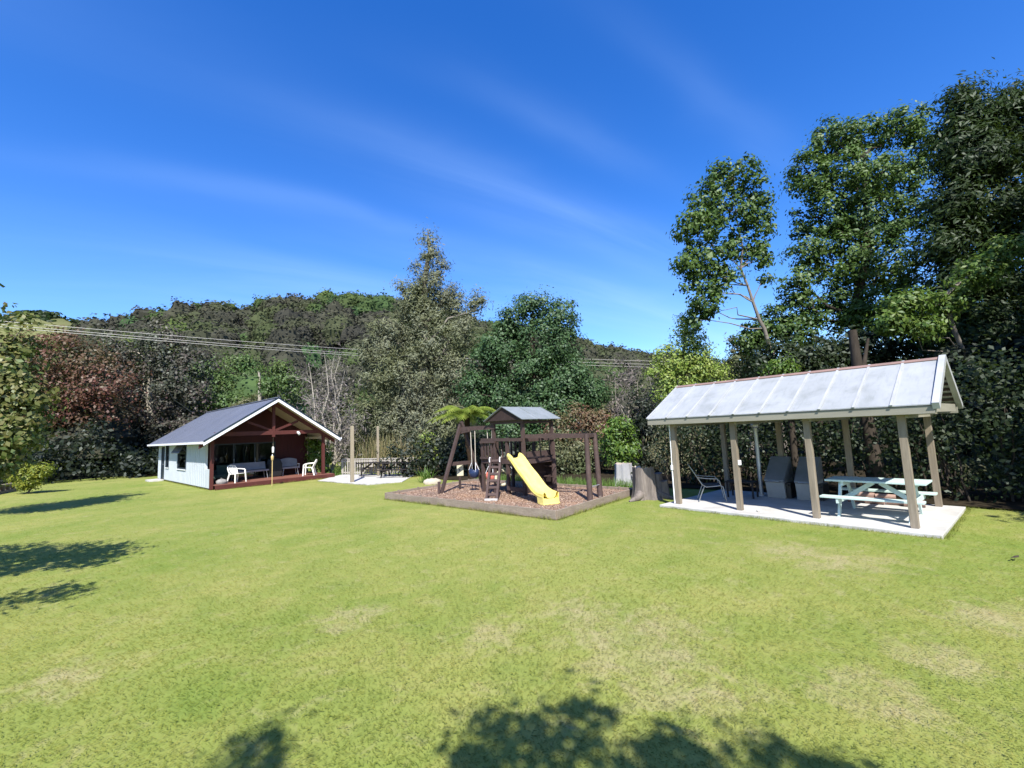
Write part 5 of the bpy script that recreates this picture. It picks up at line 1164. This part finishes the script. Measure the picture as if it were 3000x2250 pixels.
def fern():
    c = at(V_(1008), V_(893), 22); t = thing('tree_fern', 'bright green tree fern with arching fronds behind the play tower', 'tree fern', (c[0], c[1], 0), 0, local=False)
    MB().tube(wander((c[0] + .1, c[1], -.1), c - np.array([0, 0, .1]), 6, .02), [.14, .12, .11, .11, .12, .14], 9).build('trunk', M['fern_trunk'], t)
    for k in range(22):
        az = 2 * math.pi * k / 22 + rng.uniform(-.12, .12); L = rng.uniform(1.7, 2.35); el = rng.uniform(.10, .55) if k % 3 else rng.uniform(.5, .85); h = np.array([math.cos(az), math.sin(az), 0]); pts = []
        for s in np.linspace(0, 1, 16): pts.append(c + h * L * (s - .12 * s * s) * math.cos(el * .6) + np.array([0, 0, 1.]) * L * (math.sin(el) * s - (.34 + .42 * math.sin(el)) * s * s))
        V = []; sd = np.array([-h[1], h[0], 0])
        for i in range(2, 16):
            tg = unit(pts[i] - pts[i - 1]); w = .36 * math.sin(math.pi * min(1, .12 + i / 17.)) ** .8
            for s in (-1, 1):
                for q in (0, .5):
                    p = pts[i - 1] + (pts[i] - pts[i - 1]) * q; e = p + sd * s * w + tg * .12 - np.array([0, 0, .12 * w / .36 + rng.uniform(0, .04)]); wd = tg * .026
                    V.append(np.stack([p - wd, p + wd, e + wd * .4, e - wd * .4]))
        quads_obj('frond', np.array(V), LM['fern'], t)
fern()
def strap(name, label, cat, px, py, n, L, w, mat, spread=.6, arch=.5, scat=.12, sx=1., dd=None, plume=0):
    b = gr(px, py) if dd is None else np.array([*gxy(px, dd), 0]); t = thing(name, label, cat, b, 0, local=False); V = []
    for i in range(n):
        az = rng.uniform(0, 6.283); l = L * rng.uniform(.6, 1.15); h = np.array([math.cos(az), math.sin(az), 0]); p0 = b + np.array([rng.normal() * scat * sx, rng.normal() * scat, 0]); o = spread * rng.uniform(.2, 1.2); sd = np.array([-h[1], h[0], 0]) * w
        pts = [p0 + h * l * o * s ** 1.5 + np.array([0, 0, l * (s - arch * o * s * s * .8)]) for s in (0, .35, .7, 1)]
        for j in range(3): a = 1 - j * .28; c = max(1 - (j + 1) * .3, .05); V.append(np.stack([pts[j] - sd * a, pts[j] + sd * a, pts[j + 1] + sd * c, pts[j + 1] - sd * c]))
    quads_obj('leaves', np.array(V), mat, t)
    if plume:
        m = MB()
        for i in range(plume):
            p0 = b + np.array([rng.normal() * scat * sx, rng.normal() * scat, 0]); e = p0 + np.array([rng.normal() * .25, rng.normal() * .2, L * rng.uniform(1.1, 1.4)]); m.tube(wander(p0, e, 4, .02) + [e + np.array([.05, 0, .35])], [.010, .008, .016, .035, .01], 5, False)
        m.build('plumes', M['rope'], t)
strap('strap_plant', 'bright green strap leaved plant at the corner of the bark area', 'plant', 1250, 1412, 70, .75, .022, LM['flax'], .8)
strap('strap_plant', 'smaller green strap leaved plant between the deck and the railing', 'plant', 990, 1392, 60, .8, .022, LM['flax'], .8)
strap('pampas_grass', 'tall straw coloured grass with plumes behind the railing', 'grass clump', V_(825), 0, 420, 2.4, .022, LM['straw'], .35, .4, .5, 1.5, 29, 0)
strap('pampas_grass', 'lower straw grass clump at the right of the plumed clump', 'grass clump', V_(868), 0, 300, 1.7, .02, LM['straw'], .4, .4, .45, 1.5, 29, 0)
def verge():
    V = []
    for i in range(4200):
        k = rng.uniform(0, 1); p = bB + (bR - bB) * k + np.array([rng.uniform(-.2, .3), 0, 0]) + unit(np.array([.3, 1, 0])) * abs(rng.normal()) * .55 + np.array([0, .12, 0]); az = rng.uniform(0, 6.28); h = np.array([math.cos(az), math.sin(az), 0]); l = rng.uniform(.12, .42); sd = np.array([-h[1], h[0], 0]) * .008
        V.append(np.stack([p - sd, p + sd, p + sd * .3 + h * l * .35 + np.array([0, 0, l]), p - sd * .3 + h * l * .35 + np.array([0, 0, l])]))
    tag(quads_obj('long_grass', np.array(V), LM['tallgrass']), 'bright unmown grass behind the bark area', 'grass', kind='stuff')
verge()
# fallen leaf
def fallen():
    p = gr(2974, 1640); t = thing('fallen_leaf', 'single dark curled leaf on the lawn at the right', 'leaf', p + np.array([0, 0, .03]), .3)
    m = MB(); m.add([(-.09, 0, .01), (-.03, .03, 0), (.04, .028, .0), (.10, 0, .025), (.04, -.03, .012), (-.03, -.028, .01), (0, 0, .03)], [(0, 1, 6), (1, 2, 6), (2, 3, 6), (3, 4, 6), (4, 5, 6), (5, 0, 6)]); m.build('blade', M['bark_dark'], t)
fallen()

# trees around and behind the photographer: they stand outside the picture and shade it
tree('shade_tree', 'tree standing behind the photographer', 'tree', [((.66, -2.05, 6.2), (.5, .45, .3)), ((1.06, -1.58, 6.2), (.2, .2, .2)), ((.36, -1.68, 6.2), (.15, .12, .15)), ((.16, -2.1, 6.2), (.16, .15, .2)), ((1.56, -2.22, 6.2), (.38, .32, .25)), ((2.4, -2.38, 6.2), (.4, .26, .25)), ((2.1, -2.2, 6.3), (.1, .1, .1)), ((1.36, -2.65, 6.2), (1.2, .36, .3)), ((2.3, -2.8, 6.1), (.8, .32, .3)), ((-1.37, -1.85, 6.2), (.12, .17, .12)), ((-1.33, -2.2, 6.2), (.3, .16, .2)), ((1.3, -4.2, 6.9), (2.0, .8, .9)), ((-.2, -4.4, 6.4), (1.1, .7, .6))], 0, (1.6, -4.8), .13, LM['left'], M['bark_grey'], .16, 330, 10500, .24, .6, .2, world=True)
tree('shade_tree', 'tree outside the picture to the left', 'tree', [((-10.6, 5.1, 4.2), (1.6, .9, .7)), ((-8.7, 5.8, 4.1), (1.2, .8, .5)), ((-9.5, 6.2, 4.6), (1.3, .6, .4)), ((-10.8, 6.3, 4.6), (1.4, .7, .5)), ((-12.5, 4.6, 4.4), (1.6, .9, .9)), ((-8.6, 5.8, 4.3), (.5, .35, .3)), ((-10.6, 4.4, 3.8), (1.2, .4, .4))], 0, (-12, 4.4), .17, LM['left'], M['bark_grey'], .15, 170, 6400, .42, .6, world=True)
tree('shade_tree', 'small tree outside the picture at the near left', 'tree', [((-8.0, 3.3, 4.0), (1.0, .4, .35)), ((-7.0, 3.7, 4.2), (.6, .3, .3)), ((-9.2, 3.1, 4.2), (1.0, .5, .5))], 0, (-9.2, 3), .15, LM['left'], M['bark_grey'], .1, 60, 1100, .4, .6, world=True)
tree('shade_tree', 'tall tree outside the picture to the right', 'tree', [((13.5, 3.5, 7), (1.8, 1.8, 2.2)), ((16, 5, 9), (2.6, 2.4, 3)), ((13.0, 5.0, 5.5), (1.6, 1.6, 1.8)), ((16, 3, 5), (2.4, 2, 2)), ((11.8, 3.9, 5.4), (1.0, 1.2, 1.2)), ((17, 3, 12.5), (2.5, 2.5, 2.5)), ((15, 6.5, 5), (1.6, 1.6, 2))], 0, (15.5, 4), .36, LM['broad'], M['bark_dark'], .35, 330, 15000, .9, .6, .2, world=True)
tree('shade_tree', 'taller tree outside the picture farther to the right', 'tree', [((19, 9, 8), (2.6, 2.4, 3)), ((18, 8, 12), (2.4, 2.4, 2.6)), ((21, 10, 10), (2.6, 2.4, 3)), ((20, 11, 6), (2.4, 2.4, 3)), ((18, 8.5, 4.5), (2, 2, 2)), ((22, 12, 13), (2.6, 2.6, 3))], 0, (19.5, 9.5), .36, LM['broad'], M['bark_dark'], .35, 300, 15000, .9, .6, .2, world=True)

# ------------------------------------------------------------------ light, sky, camera
SUN_EL, SUN_AZ = math.radians(49), math.radians(174)     # compass angle from +y, clockwise
sun = bpy.data.lights.new('sun', 'SUN'); sun.energy = 4.2; sun.angle = math.radians(.53); sun.color = (1, .955, .88)
so = bpy.data.objects.new('sun', sun); COL.objects.link(so)
to_sun = Vector((math.sin(SUN_AZ) * math.cos(SUN_EL), math.cos(SUN_AZ) * math.cos(SUN_EL), math.sin(SUN_EL)))
so.rotation_euler = to_sun.to_track_quat('Z', 'Y').to_euler(); so.location = (0, -20, 30)

w = bpy.data.worlds.new('World'); SC.world = w; w.use_nodes = True
nt = w.node_tree; nt.nodes.clear(); L = nt.links
out = nt.nodes.new('ShaderNodeOutputWorld'); bg = nt.nodes.new('ShaderNodeBackground')
sky = nt.nodes.new('ShaderNodeTexSky'); sky.sky_type = 'NISHITA'; sky.sun_disc = False
sky.sun_elevation = SUN_EL; sky.sun_rotation = SUN_AZ; sky.air_density = 1.0; sky.dust_density = .5; sky.ozone_density = 3.2; sky.altitude = 50
tc = nt.nodes.new('ShaderNodeTexCoord'); sx = nt.nodes.new('ShaderNodeSeparateXYZ'); L.new(tc.outputs['Generated'], sx.inputs[0])
def mth(op, a, b=None, c=None, clamp=False):
    n = nt.nodes.new('ShaderNodeMath'); n.operation = op; n.use_clamp = clamp
    for i, v in enumerate((a, b, c)):
        if v is None: continue
        if isinstance(v, (int, float)): n.inputs[i].default_value = v
        else: L.new(v, n.inputs[i])
    return n.outputs[0]
zz = mth('ADD', mth('MAXIMUM', sx.outputs[2], 0.), .18)
qx = mth('DIVIDE', sx.outputs[0], zz); qy = mth('DIVIDE', sx.outputs[1], zz)
# cirrus lies in long streaks: al = along them, ac = across
ANG = math.radians(30)
al = mth('ADD', mth('MULTIPLY', qx, math.cos(ANG)), mth('MULTIPLY', qy, math.sin(ANG)))
ac = mth('ADD', mth('MULTIPLY', qx, -math.sin(ANG)), mth('MULTIPLY', qy, math.cos(ANG)))
def nz(sa_, sc_, z, detail, dist=.4, scale=1.):
    c = nt.nodes.new('ShaderNodeCombineXYZ'); L.new(mth('MULTIPLY', al, sa_), c.inputs[0]); L.new(mth('MULTIPLY', ac, sc_), c.inputs[1]); c.inputs[2].default_value = z
    n = nt.nodes.new('ShaderNodeTexNoise'); n.inputs['Scale'].default_value = scale; n.inputs['Detail'].default_value = detail; n.inputs['Roughness'].default_value = .52; n.inputs['Distortion'].default_value = dist
    L.new(c.outputs[0], n.inputs['Vector']); return n.outputs['Fac']
wob = mth('MULTIPLY', mth('SUBTRACT', nz(1.6, 2.2, 1.7, 3), .5), .16)
acw = mth('ADD', ac, wob)
def band(c, wd, a0, a1, amp):
    d = mth('DIVIDE', mth('SUBTRACT', acw, c), wd); g = mth('EXPONENT', mth('MULTIPLY', mth('MULTIPLY', d, d), -1.))
    e = mth('DIVIDE', mth('SUBTRACT', al, (a0 + a1) / 2), (a1 - a0) / 2); f = mth('EXPONENT', mth('MULTIPLY', mth('MULTIPLY', e, e), -1.))
    return mth('MULTIPLY', mth('MULTIPLY', g, f), amp)
tot = None
for b_ in [(.845, .06, .35, 1.05, .4), (1.11, .085, .15, 1.5, .75), (1.24, .10, .5, 1.9, .7), (1.44, .06, -.4, .6, .55), (1.62, .22, .8, 2.6, 1.7), (2.1, .4, -.6, 1.2, 1.1), (.98, .12, -1.6, -.2, .35), (.60, .05, .5, 1.5, .3)]:
    v = band(*b_); tot = v if tot is None else mth('ADD', tot, v)
fil = mth('MULTIPLY', mth('SUBTRACT', nz(.8, 4.5, 4.4, 6, .6), .12), 1.5, clamp=True)
cir = mth('MULTIPLY', mth('MULTIPLY', tot, fil), .23, clamp=True)
mx = nt.nodes.new('ShaderNodeMix'); mx.data_type = 'RGBA'; L.new(cir, mx.inputs[0])
hs = nt.nodes.new('ShaderNodeHueSaturation'); hs.inputs['Saturation'].default_value = 1.36; hs.inputs['Value'].default_value = 1.12; hs.inputs['Hue'].default_value = .515; L.new(sky.outputs[0], hs.inputs['Color'])
L.new(hs.outputs[0], mx.inputs[6]); mx.inputs[7].default_value = (3.2, 4.6, 7.0, 1)
L.new(mx.outputs[2], bg.inputs[0]); bg.inputs[1].default_value = .11
L.new(bg.outputs[0], out.inputs[0])

cam = bpy.data.cameras.new('camera'); co = bpy.data.objects.new('camera', cam); COL.objects.link(co)
cam.sensor_fit = 'HORIZONTAL'; cam.sensor_width = 36; cam.lens = 36 * FPX / 3000; cam.clip_start = .05; cam.clip_end = 4000
co.matrix_world = Matrix((tuple(R2) + (0,), tuple(U2) + (0,), tuple(-cF) + (0,), (0, 0, 0, 1))).transposed() @ Matrix.Identity(4)
mw = Matrix.Identity(4)
for i in range(3):
    mw[i][0] = R2[i]; mw[i][1] = U2[i]; mw[i][2] = -cF[i]; mw[i][3] = CAM[i]
co.matrix_world = mw
SC.camera = co
SC.view_settings.view_transform = 'Standard'; SC.view_settings.look = 'None'; SC.view_settings.exposure = 1.15; SC.view_settings.gamma = 1
SC.cycles.max_bounces = 6; SC.cycles.transparent_max_bounces = 8; SC.cycles.use_denoising = True
